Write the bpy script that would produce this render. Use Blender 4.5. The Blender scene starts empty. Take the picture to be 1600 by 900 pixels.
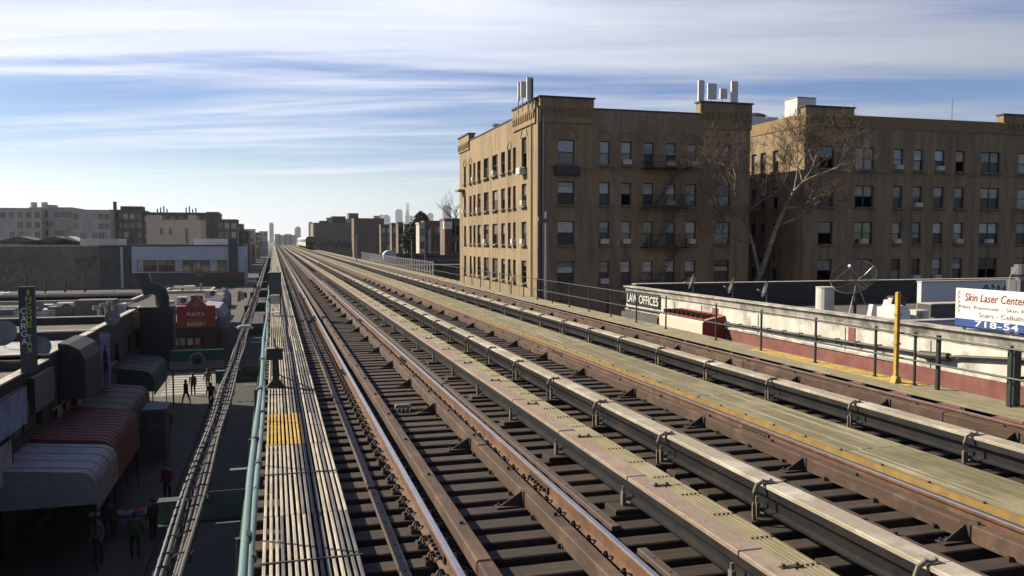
import bpy, bmesh, math, random
from mathutils import Vector, Matrix
random.seed(7)
R = math.radians
scene = bpy.context.scene
COL = scene.collection
# ------------------------------------------------------------------ camera
GZ = -11.5                      # street level; the camera is the origin of heights
F = 1300.0                      # focal length in photograph pixels (1600 wide)
PITCH = math.atan(75 / F)
YAW = math.atan(373 / F * math.cos(PITCH))
cam_data = bpy.data.cameras.new('camera')
cam = bpy.data.objects.new('camera', cam_data)
COL.objects.link(cam)
scene.camera = cam
cam_data.sensor_width = 36.0
cam_data.lens = 36.0 * F / 1600.0
cam_data.clip_start = 0.1
cam_data.clip_end = 40000
cam.location = (0, 0, 0)
cam.rotation_euler = (math.pi / 2 - PITCH, 0, -YAW)
# ------------------------------------------------------------------ world
SUN_AZ = 33.0                   # degrees ahead of the -X direction
SUN_EL = 35.0
sdir = Vector((-math.cos(R(SUN_AZ)) * math.cos(R(SUN_EL)), math.sin(R(SUN_AZ)) * math.cos(R(SUN_EL)), math.sin(R(SUN_EL))))
world = bpy.data.worlds.new('World')
scene.world = world
world.use_nodes = True
wn = world.node_tree
wn.nodes.clear()


def nn(tree, typ, **kw):
    n = tree.nodes.new(typ)
    for k, v in kw.items():
        if k.startswith('i_'):
            key = k[2:]
            key = int(key) if key.isdigit() else key.replace('_', ' ')
            n.inputs[key].default_value = v
        else:
            setattr(n, k, v)
    return n


def L(tree, a, ao, b, bi):
    tree.links.new(a.outputs[ao], b.inputs[bi])


def mth(tree, op, a, b=None, c=None, clamp=False):
    n = tree.nodes.new('ShaderNodeMath')
    n.operation = op
    n.use_clamp = clamp
    for i, v in enumerate((a, b, c)):
        if v is None:
            continue
        if isinstance(v, (int, float)):
            n.inputs[i].default_value = v
        else:
            tree.links.new(v, n.inputs[i])
    return n.outputs[0]


sky = nn(wn, 'ShaderNodeTexSky')
sky.sky_type = 'NISHITA'
sky.sun_disc = False
sky.sun_elevation = R(SUN_EL)
sky.sun_rotation = math.atan2(sdir.x, sdir.y)
sky.altitude = 20
sky.air_density = 1.0
sky.dust_density = 0.0
sky.ozone_density = 2.0
tc = nn(wn, 'ShaderNodeTexCoord')
rot = nn(wn, 'ShaderNodeVectorRotate')
rot.rotation_type = 'Z_AXIS'
rot.inputs['Angle'].default_value = YAW + R(2.0)
L(wn, tc, 'Generated', rot, 'Vector')
sep = nn(wn, 'ShaderNodeSeparateXYZ')
L(wn, rot, 'Vector', sep, 'Vector')
zz = mth(wn, 'ADD', mth(wn, 'MAXIMUM', sep.outputs['Z'], 0.0), 0.045)
px = mth(wn, 'DIVIDE', sep.outputs['X'], zz)
py = mth(wn, 'DIVIDE', sep.outputs['Y'], zz)
cmb = nn(wn, 'ShaderNodeCombineXYZ')
wn.links.new(mth(wn, 'MULTIPLY', px, 0.22), cmb.inputs[0])
wn.links.new(py, cmb.inputs[1])
def wnoise(scale, detail, rough, dist, off):
    ad = nn(wn, 'ShaderNodeVectorMath'); ad.operation = 'ADD'; ad.inputs[1].default_value = off
    L(wn, cmb, 0, ad, 0)
    n = nn(wn, 'ShaderNodeTexNoise'); n.inputs['Scale'].default_value = scale
    n.inputs['Detail'].default_value = detail; n.inputs['Roughness'].default_value = rough; n.inputs['Distortion'].default_value = dist
    L(wn, ad, 0, n, 'Vector')
    return n.outputs['Fac']
big = wnoise(0.30, 3, 0.5, 0.4, (3.1, 1.7, 0))
mid = wnoise(0.95, 6, 0.55, 0.7, (7.3, 2.2, 4))
fin = wnoise(3.2, 7, 0.62, 0.5, (1.3, 9.2, 2))
s = mth(wn, 'ADD', mth(wn, 'MULTIPLY', big, 0.8), mth(wn, 'MULTIPLY', mid, 1.5))
s = mth(wn, 'ADD', s, mth(wn, 'MULTIPLY', fin, 0.5))
# a broad veil lies high in view, torn streaks below it, haze at the horizon
mr = nn(wn, 'ShaderNodeMapRange'); mr.interpolation_type = 'SMOOTHSTEP'
zw = mth(wn, 'ADD', sep.outputs['Z'], mth(wn, 'MULTIPLY', mth(wn, 'SUBTRACT', mid, 0.5), 0.12))
wn.links.new(zw, mr.inputs['Value'])
mr.inputs['From Min'].default_value = 0.15; mr.inputs['From Max'].default_value = 0.235
mr.inputs['To Min'].default_value = 0.0; mr.inputs['To Max'].default_value = 0.34
m5 = nn(wn, 'ShaderNodeMapRange'); m5.interpolation_type = 'SMOOTHSTEP'  # veil faded out overhead, beyond the frame, to dim light on shaded walls
wn.links.new(zw, m5.inputs['Value'])
m5.inputs['From Min'].default_value = 0.28; m5.inputs['From Max'].default_value = 0.5
m5.inputs['To Min'].default_value = 1.0; m5.inputs['To Max'].default_value = 0.0
s = mth(wn, 'ADD', s, mth(wn, 'MULTIPLY', mr.outputs[0], m5.outputs[0]))
cf = nn(wn, 'ShaderNodeMapRange'); cf.interpolation_type = 'SMOOTHSTEP'
wn.links.new(s, cf.inputs['Value'])
cf.inputs['From Min'].default_value = 1.16; cf.inputs['From Max'].default_value = 1.74
cf.inputs['To Max'].default_value = 0.95
hz = nn(wn, 'ShaderNodeMapRange'); hz.interpolation_type = 'SMOOTHERSTEP'
wn.links.new(sep.outputs['Z'], hz.inputs['Value'])
hz.inputs['From Min'].default_value = 0.0; hz.inputs['From Max'].default_value = 0.13
hz.inputs['To Min'].default_value = 0.7; hz.inputs['To Max'].default_value = 0.0
thin = wnoise(1.7, 8, 0.6, 0.8, (5.5, 4.1, 7))
cv = mth(wn, 'MULTIPLY', cf.outputs[0], mth(wn, 'ADD', 0.3, mth(wn, 'MULTIPLY', thin, 1.25)), clamp=True)
fac = mth(wn, 'MAXIMUM', cv, hz.outputs[0])
mix = nn(wn, 'ShaderNodeMix'); mix.data_type = 'RGBA'
CLOUD = 6.4
# ice cloud scatters forward: brighter towards the sun, dimmer away from it
dp = nn(wn, 'ShaderNodeVectorMath'); dp.operation = 'DOT_PRODUCT'; dp.inputs[1].default_value = tuple(sdir)
L(wn, tc, 'Generated', dp, 0)
G_ = 0.40
ph = mth(wn, 'POWER', mth(wn, 'SUBTRACT', 1 + G_ * G_, mth(wn, 'MULTIPLY', dp.outputs['Value'], 2 * G_)), -1.5)
ph = mth(wn, 'MULTIPLY', ph, CLOUD)
ph = mth(wn, 'MINIMUM', ph, CLOUD * 1.35)
cc = nn(wn, 'ShaderNodeVectorMath'); cc.operation = 'SCALE'; cc.inputs[0].default_value = (0.90, 0.95, 1.10)
wn.links.new(ph, cc.inputs['Scale'])
L(wn, cc, 0, mix, 'B')
wn.links.new(fac, mix.inputs['Factor'])
hs = nn(wn, 'ShaderNodeHueSaturation'); hs.inputs['Saturation'].default_value = 1.35; hs.inputs['Value'].default_value = 0.9; hs.inputs['Hue'].default_value = 0.525
L(wn, sky, 0, hs, 'Color')
L(wn, hs, 0, mix, 'A')
bg = nn(wn, 'ShaderNodeBackground')
bg.inputs['Strength'].default_value = 0.05
wn.links.new(mix.outputs['Result'], bg.inputs['Color'])
wo = nn(wn, 'ShaderNodeOutputWorld')
L(wn, bg, 0, wo, 'Surface')
# ------------------------------------------------------------------ sun, exposure
sun_data = bpy.data.lights.new('sun', 'SUN')
sun_data.energy = 5.0
sun_data.angle = R(0.5)
sun_data.color = (1.0, 0.86, 0.64)
sun = bpy.data.objects.new('sun', sun_data)
COL.objects.link(sun)
sun.rotation_euler = sdir.to_track_quat('Z', 'Y').to_euler()
scene.view_settings.view_transform = 'Standard'
scene.view_settings.look = 'None'
scene.view_settings.gamma = 1.0
scene.view_settings.exposure = 1.2
scene.view_settings.use_curve_mapping = False
scene.cycles.volume_bounces = 0
scene.cycles.max_bounces = 6
# ------------------------------------------------------------------ materials
MATS = {}


def alb(c):
    if c is None:
        return None
    k = 0.49 if max(c) < 0.5 else 0.66
    return tuple(x * k for x in c)


def mat(name, col, col2=None, rough=0.8, scale=3.0, metal=0.0, bump=0.0, stretch=(1, 1, 1), detail=5, contrast=(0.35, 0.65), third=None, tscale=None, coat=0.0, ior=None, emit=None):
    """principled material with one or two noise layers of colour wear and optional relief"""
    if name in MATS:
        return MATS[name]
    col, col2, third = alb(col), alb(col2), alb(third)
    m = bpy.data.materials.new(name)
    m.use_nodes = True
    t = m.node_tree
    b = t.nodes['Principled BSDF']
    b.inputs['Roughness'].default_value = rough
    b.inputs['Metallic'].default_value = metal
    if coat:
        b.inputs['Coat Weight'].default_value = coat
        b.inputs['Coat Roughness'].default_value = 0.03
    c4 = (*col, 1)
    b.inputs['Base Color'].default_value = c4
    if emit:
        b.inputs['Emission Color'].default_value = c4
        b.inputs['Emission Strength'].default_value = emit
    if col2 is not None or bump:
        tcn = nn(t, 'ShaderNodeNewGeometry')
        mp = nn(t, 'ShaderNodeMapping')
        mp.inputs['Scale'].default_value = stretch
        L(t, tcn, 'Position', mp, 'Vector')
        no = nn(t, 'ShaderNodeTexNoise')
        no.inputs['Scale'].default_value = scale
        no.inputs['Detail'].default_value = detail
        no.inputs['Roughness'].default_value = 0.6
        L(t, mp, 0, no, 'Vector')
        if col2 is not None:
            r = nn(t, 'ShaderNodeMapRange')
            r.inputs['From Min'].default_value = contrast[0]
            r.inputs['From Max'].default_value = contrast[1]
            L(t, no, 'Fac', r, 'Value')
            mx = nn(t, 'ShaderNodeMix'); mx.data_type = 'RGBA'
            mx.inputs['A'].default_value = c4
            mx.inputs['B'].default_value = (*col2, 1)
            L(t, r, 0, mx, 'Factor')
            out = mx.outputs['Result']
            if third is not None:
                n2 = nn(t, 'ShaderNodeTexNoise')
                n2.inputs['Scale'].default_value = tscale or scale * 0.23
                n2.inputs['Detail'].default_value = 6
                n2.inputs['Roughness'].default_value = 0.65
                L(t, tcn, 'Position', n2, 'Vector')
                r2 = nn(t, 'ShaderNodeMapRange')
                r2.inputs['From Min'].default_value = 0.5
                r2.inputs['From Max'].default_value = 0.68
                L(t, n2, 'Fac', r2, 'Value')
                m2 = nn(t, 'ShaderNodeMix'); m2.data_type = 'RGBA'
                t.links.new(out, m2.inputs['A'])
                m2.inputs['B'].default_value = (*third, 1)
                L(t, r2, 0, m2, 'Factor')
                out = m2.outputs['Result']
            t.links.new(out, b.inputs['Base Color'])
        if bump:
            bp = nn(t, 'ShaderNodeBump')
            bp.inputs['Strength'].default_value = bump
            bp.inputs['Distance'].default_value = 0.02
            L(t, no, 'Fac', bp, 'Height')
            L(t, bp, 0, b, 'Normal')
    MATS[name] = m
    return m


def brick_mat(name, c1, c2, mortar, stain, bw=0.21, bh=0.075):
    """brick courses read on X- or Y-facing walls alike, with vertical water stains"""
    if name in MATS:
        return MATS[name]
    c1, c2, mortar, stain = [tuple(x * 0.49 for x in c) for c in (c1, c2, mortar, stain)]
    m = bpy.data.materials.new(name); m.use_nodes = True
    t = m.node_tree; b = t.nodes['Principled BSDF']
    b.inputs['Roughness'].default_value = 0.9
    g = nn(t, 'ShaderNodeNewGeometry')
    sp = nn(t, 'ShaderNodeSeparateXYZ'); L(t, g, 'Position', sp, 0)
    u = mth(t, 'ADD', sp.outputs[0], sp.outputs[1])
    cb = nn(t, 'ShaderNodeCombineXYZ')
    t.links.new(u, cb.inputs[0]); t.links.new(sp.outputs[2], cb.inputs[1])
    br = nn(t, 'ShaderNodeTexBrick')
    br.inputs['Scale'].default_value = 1.0
    br.inputs['Brick Width'].default_value = bw; br.inputs['Row Height'].default_value = bh
    br.inputs['Mortar Size'].default_value = 0.008
    br.inputs['Color1'].default_value = (*c1, 1); br.inputs['Color2'].default_value = (*c2, 1); br.inputs['Mortar'].default_value = (*mortar, 1)
    L(t, cb, 0, br, 'Vector')
    mp = nn(t, 'ShaderNodeMapping'); mp.inputs['Scale'].default_value = (1.7, 1.7, 0.2)
    L(t, g, 'Position', mp, 'Vector')
    n = nn(t, 'ShaderNodeTexNoise'); n.inputs['Scale'].default_value = 1.0; n.inputs['Detail'].default_value = 7; n.inputs['Roughness'].default_value = 0.65
    L(t, mp, 0, n, 'Vector')
    r = nn(t, 'ShaderNodeMapRange'); r.inputs['From Min'].default_value = 0.45; r.inputs['From Max'].default_value = 0.72; r.inputs['To Max'].default_value = 0.85
    L(t, n, 'Fac', r, 'Value')
    mx = nn(t, 'ShaderNodeMix'); mx.data_type = 'RGBA'
    L(t, br, 'Color', mx, 'A'); mx.inputs['B'].default_value = (*stain, 1); L(t, r, 0, mx, 'Factor')
    n3 = nn(t, 'ShaderNodeTexNoise'); n3.inputs['Scale'].default_value = 0.35; n3.inputs['Detail'].default_value = 4
    L(t, g, 'Position', n3, 'Vector')
    hv = nn(t, 'ShaderNodeHueSaturation')
    r3 = nn(t, 'ShaderNodeMapRange'); r3.inputs['To Min'].default_value = 0.72; r3.inputs['To Max'].default_value = 1.28
    L(t, n3, 'Fac', r3, 'Value'); L(t, r3, 0, hv, 'Value'); t.links.new(mx.outputs['Result'], hv.inputs['Color'])
    L(t, hv, 0, b, 'Base Color')
    bp = nn(t, 'ShaderNodeBump'); bp.inputs['Strength'].default_value = 0.4; bp.inputs['Distance'].default_value = 0.01
    L(t, br, 'Fac', bp, 'Height'); bp.invert = True; L(t, bp, 0, b, 'Normal')
    MATS[name] = m
    return m


M_rust = mat('rusty_rail_steel', (0.19, 0.085, 0.04), (0.085, 0.042, 0.024), 0.75, 6, bump=0.15, third=(0.23, 0.12, 0.065), tscale=2.2)
M_head = mat('polished_rail_head', (0.62, 0.63, 0.66), (0.5, 0.5, 0.53), 0.28, 4, metal=0.9)
M_tie = mat('creosoted_tie_timber', (0.045, 0.029, 0.019), (0.020, 0.014, 0.011), 0.9, 2.0, bump=0.4, stretch=(1, 9, 9), third=(0.085, 0.055, 0.037), tscale=1.3)
M_guard = mat('guard_timber', (0.105, 0.056, 0.034), (0.058, 0.033, 0.022), 0.85, 2.2, bump=0.35, stretch=(10, 0.8, 10), third=(0.17, 0.105, 0.068), tscale=2.0)
M_clip = mat('rusty_clip_steel', (0.075, 0.045, 0.034), (0.04, 0.028, 0.024), 0.7, 20)
M_strip = mat('perforated_strip_steel', (0.13, 0.088, 0.068), (0.08, 0.056, 0.046), 0.7, 9)
M_hole = mat('dark_hole', (0.006, 0.006, 0.006), rough=1.0)
M_slat = mat('weathered_pale_slat', (0.52, 0.47, 0.37), (0.36, 0.33, 0.27), 0.8, 5, bump=0.25, stretch=(3, 0.35, 3), third=(0.42, 0.40, 0.36), tscale=1.1)
M_slatg = mat('weathered_shade_band_slat', (0.085, 0.09, 0.11), (0.16, 0.16, 0.17), 0.8, 5, bump=0.25, stretch=(3, 0.35, 3), third=(0.30, 0.28, 0.24), tscale=0.9)
M_slato = mat('olive_walkway_slat', (0.215, 0.195, 0.10), (0.13, 0.125, 0.066), 0.85, 4, bump=0.25, stretch=(3, 0.5, 3), third=(0.33, 0.305, 0.205), tscale=0.8)
M_slaty = mat('sandy_walkway_slat', (0.33, 0.29, 0.17), (0.23, 0.21, 0.12), 0.85, 4, bump=0.2, stretch=(3, 0.5, 3), third=(0.42, 0.38, 0.27), tscale=0.9)
M_yel = mat('yellow_paint', (0.62, 0.40, 0.035), (0.46, 0.30, 0.05), 0.6, 7, third=(0.34, 0.26, 0.11), tscale=3)
M_yel2 = mat('ochre_edge_paint', (0.42, 0.27, 0.06), (0.28, 0.18, 0.06), 0.7, 7)
M_pink = mat('pinkish_cover_board', (0.40, 0.31, 0.235), (0.27, 0.205, 0.16), 0.8, 8, bump=0.2, stretch=(6, 1, 6), third=(0.43, 0.35, 0.28), tscale=1.4)
M_cover = mat('pale_cover_board', (0.47, 0.42, 0.33), (0.37, 0.33, 0.26), 0.8, 8, bump=0.2, stretch=(6, 1, 6), third=(0.55, 0.52, 0.45), tscale=1.3)
M_third = mat('third_rail_steel', (0.03, 0.034, 0.042), (0.02, 0.021, 0.024), 0.45, 5, metal=0.3, third=(0.06, 0.048, 0.04), tscale=1.5)
M_insul = mat('insulator_porcelain', (0.27, 0.23, 0.18), (0.18, 0.155, 0.125), 0.5, 9)
M_strap = mat('cover_strap', (0.27, 0.235, 0.18), (0.17, 0.145, 0.115), 0.7, 12)
M_teal = mat('teal_steel_paint', (0.05, 0.115, 0.10), (0.032, 0.075, 0.068), 0.55, 2.5, third=(0.075, 0.07, 0.05), tscale=1.1)
M_tealp = mat('pale_teal_pipe', (0.17, 0.30, 0.29), (0.12, 0.22, 0.22), 0.45, 3)
M_dgreen = mat('dark_green_rail_paint', (0.02, 0.045, 0.04), (0.012, 0.028, 0.026), 0.5, 5)
M_girder = mat('girder_shade_paint', (0.018, 0.026, 0.025), (0.012, 0.018, 0.018), 0.7, 1.5, third=(0.035, 0.025, 0.02), tscale=0.7)  # inner steel darker than the teal, painting in the shade under the deck
M_cable = mat('cable_sheath', (0.035, 0.032, 0.03), (0.07, 0.063, 0.057), 0.6, 12)
M_cabin = mat('cabinet_grey', (0.13, 0.145, 0.165), (0.10, 0.11, 0.125), 0.6, 3)
M_dark = mat('dark_metal', (0.022, 0.022, 0.024), (0.035, 0.033, 0.032), 0.55, 5)
M_black = mat('black_paint', (0.010, 0.010, 0.012), rough=0.6)
M_steel = mat('galvanized_steel', (0.42, 0.43, 0.44), (0.33, 0.34, 0.35), 0.4, 6, metal=0.6)
M_white = mat('white_enamel', (0.72, 0.72, 0.70), (0.60, 0.60, 0.58), 0.5, 2)
M_offw = mat('off_white_plastic', (0.66, 0.65, 0.60), (0.56, 0.55, 0.5), 0.5, 3)
M_wallw = mat('stained_white_wall', (0.66, 0.66, 0.62), (0.50, 0.495, 0.455), 0.9, 2.2, bump=0.1, stretch=(1, 1, 0.22), third=(0.34, 0.32, 0.27), tscale=0.9)
M_conc = mat('grimy_moulding', (0.56, 0.55, 0.50), (0.36, 0.345, 0.305), 0.9, 2.4, stretch=(1, 1, 0.25), bump=0.2, third=(0.20, 0.18, 0.15), tscale=1.3)
M_redw = mat('faded_red_wall_paint', (0.25, 0.085, 0.07), (0.31, 0.13, 0.11), 0.9, 2.2, bump=0.1, third=(0.20, 0.065, 0.055), tscale=0.9)
M_red = mat('red_awning', (0.42, 0.03, 0.03), (0.33, 0.025, 0.025), 0.7, 2)
M_pinkaw = mat('sun_bleached_awning', (0.78, 0.58, 0.47), (0.72, 0.55, 0.46), 0.8, 1)
M_asph = mat('asphalt', (0.048, 0.048, 0.05), (0.036, 0.036, 0.038), 0.9, 2.5, bump=0.2, third=(0.065, 0.064, 0.062), tscale=0.3)
M_pave = mat('sidewalk_concrete', (0.085, 0.083, 0.08), (0.062, 0.06, 0.058), 0.9, 1.8, third=(0.11, 0.106, 0.10), tscale=0.5)
M_ground = mat('city_ground', (0.085, 0.082, 0.076), (0.06, 0.058, 0.055), 0.95, 0.05, third=(0.11, 0.1, 0.085), tscale=0.01)
M_paint = mat('road_paint', (0.55, 0.55, 0.52), (0.4, 0.4, 0.38), 0.8, 4)
M_roofs = mat('silver_roof_coating', (0.48, 0.50, 0.53), (0.34, 0.355, 0.38), 0.6, 0.9, third=(0.22, 0.225, 0.235), tscale=0.4)
M_rooft = mat('tar_roof', (0.13, 0.12, 0.105), (0.085, 0.08, 0.072), 0.9, 1.0, third=(0.19, 0.175, 0.155), tscale=0.3)
M_coping = mat('pale_coping', (0.52, 0.50, 0.44), (0.42, 0.40, 0.35), 0.8, 3)
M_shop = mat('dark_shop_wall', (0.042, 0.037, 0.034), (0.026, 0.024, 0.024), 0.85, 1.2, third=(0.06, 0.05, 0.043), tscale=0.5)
M_brick = brick_mat('tan_brick', (0.455, 0.34, 0.195), (0.375, 0.275, 0.155), (0.33, 0.265, 0.175), (0.155, 0.118, 0.08))
M_bricktrim = mat('tan_brick_trim', (0.36, 0.25, 0.125), (0.28, 0.19, 0.095), 0.9, 4)
M_brown = brick_mat('brown_brick', (0.27, 0.215, 0.178), (0.22, 0.172, 0.143), (0.12, 0.1, 0.08), (0.09, 0.06, 0.05))
M_redbr = brick_mat('red_brick', (0.25, 0.085, 0.06), (0.20, 0.07, 0.05), (0.15, 0.11, 0.09), (0.12, 0.055, 0.045))
M_greybr = brick_mat('hazed_grey_brick', (0.80, 0.77, 0.70), (0.70, 0.67, 0.61), (0.6, 0.57, 0.52), (0.50, 0.475, 0.435))  # brick lightened so that distance haze is in the colour
M_beige = mat('beige_render', (0.60, 0.50, 0.38), (0.52, 0.44, 0.34), 0.9, 0.4)
M_blugrey = mat('blue_grey_panel', (0.52, 0.57, 0.65), (0.47, 0.52, 0.60), 0.7, 0.4)
M_dkgrey = mat('charcoal_panel', (0.085, 0.088, 0.092), (0.07, 0.072, 0.075), 0.7, 0.5)
M_stone = mat('sill_stone', (0.30, 0.26, 0.19), (0.22, 0.19, 0.14), 0.9, 4)
M_frame = mat('window_frame_paint', (0.035, 0.034, 0.035), (0.05, 0.047, 0.045), 0.6, 6)
M_glass = mat('dark_window_glass', (0.018, 0.022, 0.028), rough=0.06, coat=1.0)
M_glass2 = mat('screened_window_glass', (0.035, 0.038, 0.045), rough=0.35)
M_blind = mat('window_blind_behind_glass', (0.42, 0.46, 0.50), (0.34, 0.38, 0.42), 0.3, 2.0, coat=1.0, stretch=(1, 1, 6))
M_curt = mat('pale_curtain_behind_glass', (0.30, 0.28, 0.25), (0.12, 0.11, 0.10), 0.35, 2.2, coat=1.0)
M_bark = mat('plane_tree_bark', (0.30, 0.25, 0.19), (0.15, 0.12, 0.09), 0.9, 2.6, third=(0.46, 0.42, 0.34), tscale=1.5)
M_twig = mat('twig_bark', (0.15, 0.10, 0.072), (0.10, 0.068, 0.05), 0.9, 3)
M_skin = mat('skin', (0.32, 0.19, 0.13), rough=0.6)
M_hair = mat('dark_hair', (0.02, 0.015, 0.012), rough=0.7)
M_leaf = mat('evergreen_leaf', (0.03, 0.05, 0.018), (0.055, 0.08, 0.03), 0.8, 1.2)


def flat(name, col, rough=0.7):
    return mat(name, col, tuple(c * 0.8 for c in col), rough, 3.0, bump=0.25, third=tuple(c * 0.62 for c in col), tscale=1.1)


# ------------------------------------------------------------------ mesh helpers
WL = {}                          # world location of each parent


def wloc(o):
    return WL.get(o.name, Vector((0, 0, 0))) if o else Vector((0, 0, 0))


class MB:
    def __init__(self):
        self.v = []; self.f = []; self.mi = []; self.cur = 0

    def face(self, idx):
        self.f.append(idx); self.mi.append(self.cur)

    def quad(self, a, b, c, d):
        n = len(self.v); self.v += [a, b, c, d]; self.face((n, n + 1, n + 2, n + 3)); return self

    def poly(self, pts):
        n = len(self.v); self.v += list(pts); self.face(tuple(range(n, n + len(pts)))); return self

    def box(self, x0, x1, y0, y1, z0, z1):
        n = len(self.v)
        self.v += [(x0, y0, z0), (x1, y0, z0), (x1, y1, z0), (x0, y1, z0), (x0, y0, z1), (x1, y0, z1), (x1, y1, z1), (x0, y1, z1)]
        for q in ((0, 3, 2, 1), (4, 5, 6, 7), (0, 1, 5, 4), (1, 2, 6, 5), (2, 3, 7, 6), (3, 0, 4, 7)):
            self.face(tuple(n + i for i in q))
        return self

    def bbox(self, x0, x1, y0, y1, z0, z1, b=0.01):
        """box whose top edges are chamfered"""
        n = len(self.v)
        self.v += [(x0, y0, z0), (x1, y0, z0), (x1, y1, z0), (x0, y1, z0), (x0, y0, z1 - b), (x1, y0, z1 - b), (x1, y1, z1 - b), (x0, y1, z1 - b),
                   (x0 + b, y0 + b, z1), (x1 - b, y0 + b, z1), (x1 - b, y1 - b, z1), (x0 + b, y1 - b, z1)]
        for q in ((0, 3, 2, 1), (8, 9, 10, 11), (0, 1, 5, 4), (1, 2, 6, 5), (2, 3, 7, 6), (3, 0, 4, 7), (4, 5, 9, 8), (5, 6, 10, 9), (6, 7, 11, 10), (7, 4, 8, 11)):
            self.face(tuple(n + i for i in q))
        return self

    def prism(self, prof, axis, a, b):
        """extrude a 2-D profile along an axis: 'y' profile (x,z), 'x' profile (y,z), 'z' profile (x,y)"""
        n = len(self.v); k = len(prof)
        for t in (a, b):
            for p, q in prof:
                self.v.append({'y': (p, t, q), 'x': (t, p, q), 'z': (p, q, t)}[axis])
        for i in range(k):
            j = (i + 1) % k
            self.face((n + i, n + j, n + k + j, n + k + i))
        self.face(tuple(n + i for i in range(k))[::-1]); self.face(tuple(n + k + i for i in range(k)))
        return self

    def tube(self, pts, r, seg=6, cap=True):
        pts = [Vector(p) for p in pts]
        rs = r if isinstance(r, (list, tuple)) else [r] * len(pts)
        n0 = len(self.v)
        for i, p in enumerate(pts):
            d = (pts[min(i + 1, len(pts) - 1)] - pts[max(i - 1, 0)])
            d = d.normalized() if d.length > 1e-9 else Vector((0, 0, 1))
            a = d.cross(Vector((0, 0, 1)))
            if a.length < 0.05:
                a = d.cross(Vector((1, 0, 0)))
            a.normalize(); b = d.cross(a)
            for k in range(seg):
                t = 2 * math.pi * k / seg
                self.v.append(tuple(p + (a * math.cos(t) + b * math.sin(t)) * rs[i]))
        for i in range(len(pts) - 1):
            for k in range(seg):
                k2 = (k + 1) % seg; q = n0 + i * seg
                self.face((q + k, q + k2, q + seg + k2, q + seg + k))
        if cap:
            self.face(tuple(n0 + k for k in range(seg))[::-1])
            e = n0 + (len(pts) - 1) * seg
            self.face(tuple(e + k for k in range(seg)))
        return self

    def cyl(self, x, y, z0, z1, r, r2=None, seg=14):
        return self.tube([(x, y, z0), (x, y, z1)], [r, r if r2 is None else r2], seg)

    def dome(self, x, y, z, r, h, seg=14, rings=4):
        pts = []; rs = []
        for i in range(rings + 1):
            t = math.pi / 2 * i / rings
            pts.append((x, y, z + h * math.sin(t))); rs.append(max(r * math.cos(t), 0.002))
        return self.tube(pts, rs, seg)

    def mesh(self, name, mats, off=None):
        me = bpy.data.meshes.new(name)
        v = self.v if off is None else [(p[0] - off[0], p[1] - off[1], p[2] - off[2]) for p in self.v]
        me.from_pydata([tuple(p) for p in v], [], self.f)
        if not isinstance(mats, (list, tuple)):
            mats = [mats]
        for m in mats:
            me.materials.append(m)
        if len(mats) > 1:
            me.polygons.foreach_set('material_index', self.mi)
        me.validate()
        bm = bmesh.new(); bm.from_mesh(me); bmesh.ops.recalc_face_normals(bm, faces=bm.faces); bm.to_mesh(me); bm.free()
        return me

    def build(self, name, mats, parent=None, smooth=False, kind=None):
        off = wloc(parent)
        me = self.mesh(name, mats, off)
        if smooth:
            me.polygons.foreach_set('use_smooth', [True] * len(me.polygons))
        o = bpy.data.objects.new(name, me)
        COL.objects.link(o)
        if parent:
            o.parent = parent; WL[o.name] = off
        else:
            WL[o.name] = Vector((0, 0, 0))
        if kind:
            o['kind'] = kind
        return o


def inst(name, me, parent, loc, rz=0.0, scale=None):
    """one more object on shared mesh data, at a world place"""
    o = bpy.data.objects.new(name, me)
    COL.objects.link(o)
    o.parent = parent
    w = Vector(loc)
    o.location = w - wloc(parent)
    o.rotation_euler[2] = rz
    if scale:
        o.scale = scale
    WL[o.name] = w
    return o


def tag(o, label, cat, group=None):
    o['label'] = label; o['category'] = cat
    if group:
        o['group'] = group
    return o


def thing(name, label, cat, loc, group=None):
    o = bpy.data.objects.new(name, None)
    COL.objects.link(o)
    o.location = loc; o.empty_display_size = 0.3
    WL[o.name] = Vector(loc)
    return tag(o, label, cat, group)


def struct(o):
    o['kind'] = 'structure'
    return o


def text_mesh(txt, w, h, mats, thick=0.004, shear=0.0, space=1.0, bold=0.012):
    """lettering lying in the XZ plane, fitted to w by h, origin at its lower left"""
    cu = bpy.data.curves.new('lettering', 'FONT')
    cu.body = txt; cu.extrude = 0.0; cu.shear = shear; cu.space_character = space; cu.offset = bold
    ob = bpy.data.objects.new('lettering', cu)
    COL.objects.link(ob)
    dg = bpy.context.evaluated_depsgraph_get()
    me = bpy.data.meshes.new_from_object(ob.evaluated_get(dg))
    bpy.data.objects.remove(ob); bpy.data.curves.remove(cu)
    xs = [v.co.x for v in me.vertices]; ys = [v.co.y for v in me.vertices]
    x0, x1, y0, y1 = min(xs), max(xs), min(ys), max(ys)
    for v in me.vertices:
        v.co = ((v.co.x - x0) / (x1 - x0) * w, 0.0, (v.co.y - y0) / (y1 - y0) * h)
    me.materials.clear(); me.materials.append(mats)
    return me


# unproject a photograph pixel onto a real plane of the place
_cp, _sp, _c, _s = math.cos(PITCH), math.sin(PITCH), math.cos(YAW), math.sin(YAW)
_fw = Vector((_s * _cp, _c * _cp, -_sp)); _ri = Vector((_c, -_s, 0)); _up = Vector((_s * _sp, _c * _sp, _cp))


def ray(u, v):
    return _ri * ((u - 800) / F) + _up * ((450 - v) / F) + _fw


def aty(u, v, y):
    d = ray(u, v); return d * (y / d.y)


def atx(u, v, x):
    d = ray(u, v); return d * (x / d.x)


def atz(u, v, z):
    d = ray(u, v); return d * (z / d.z)

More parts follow.
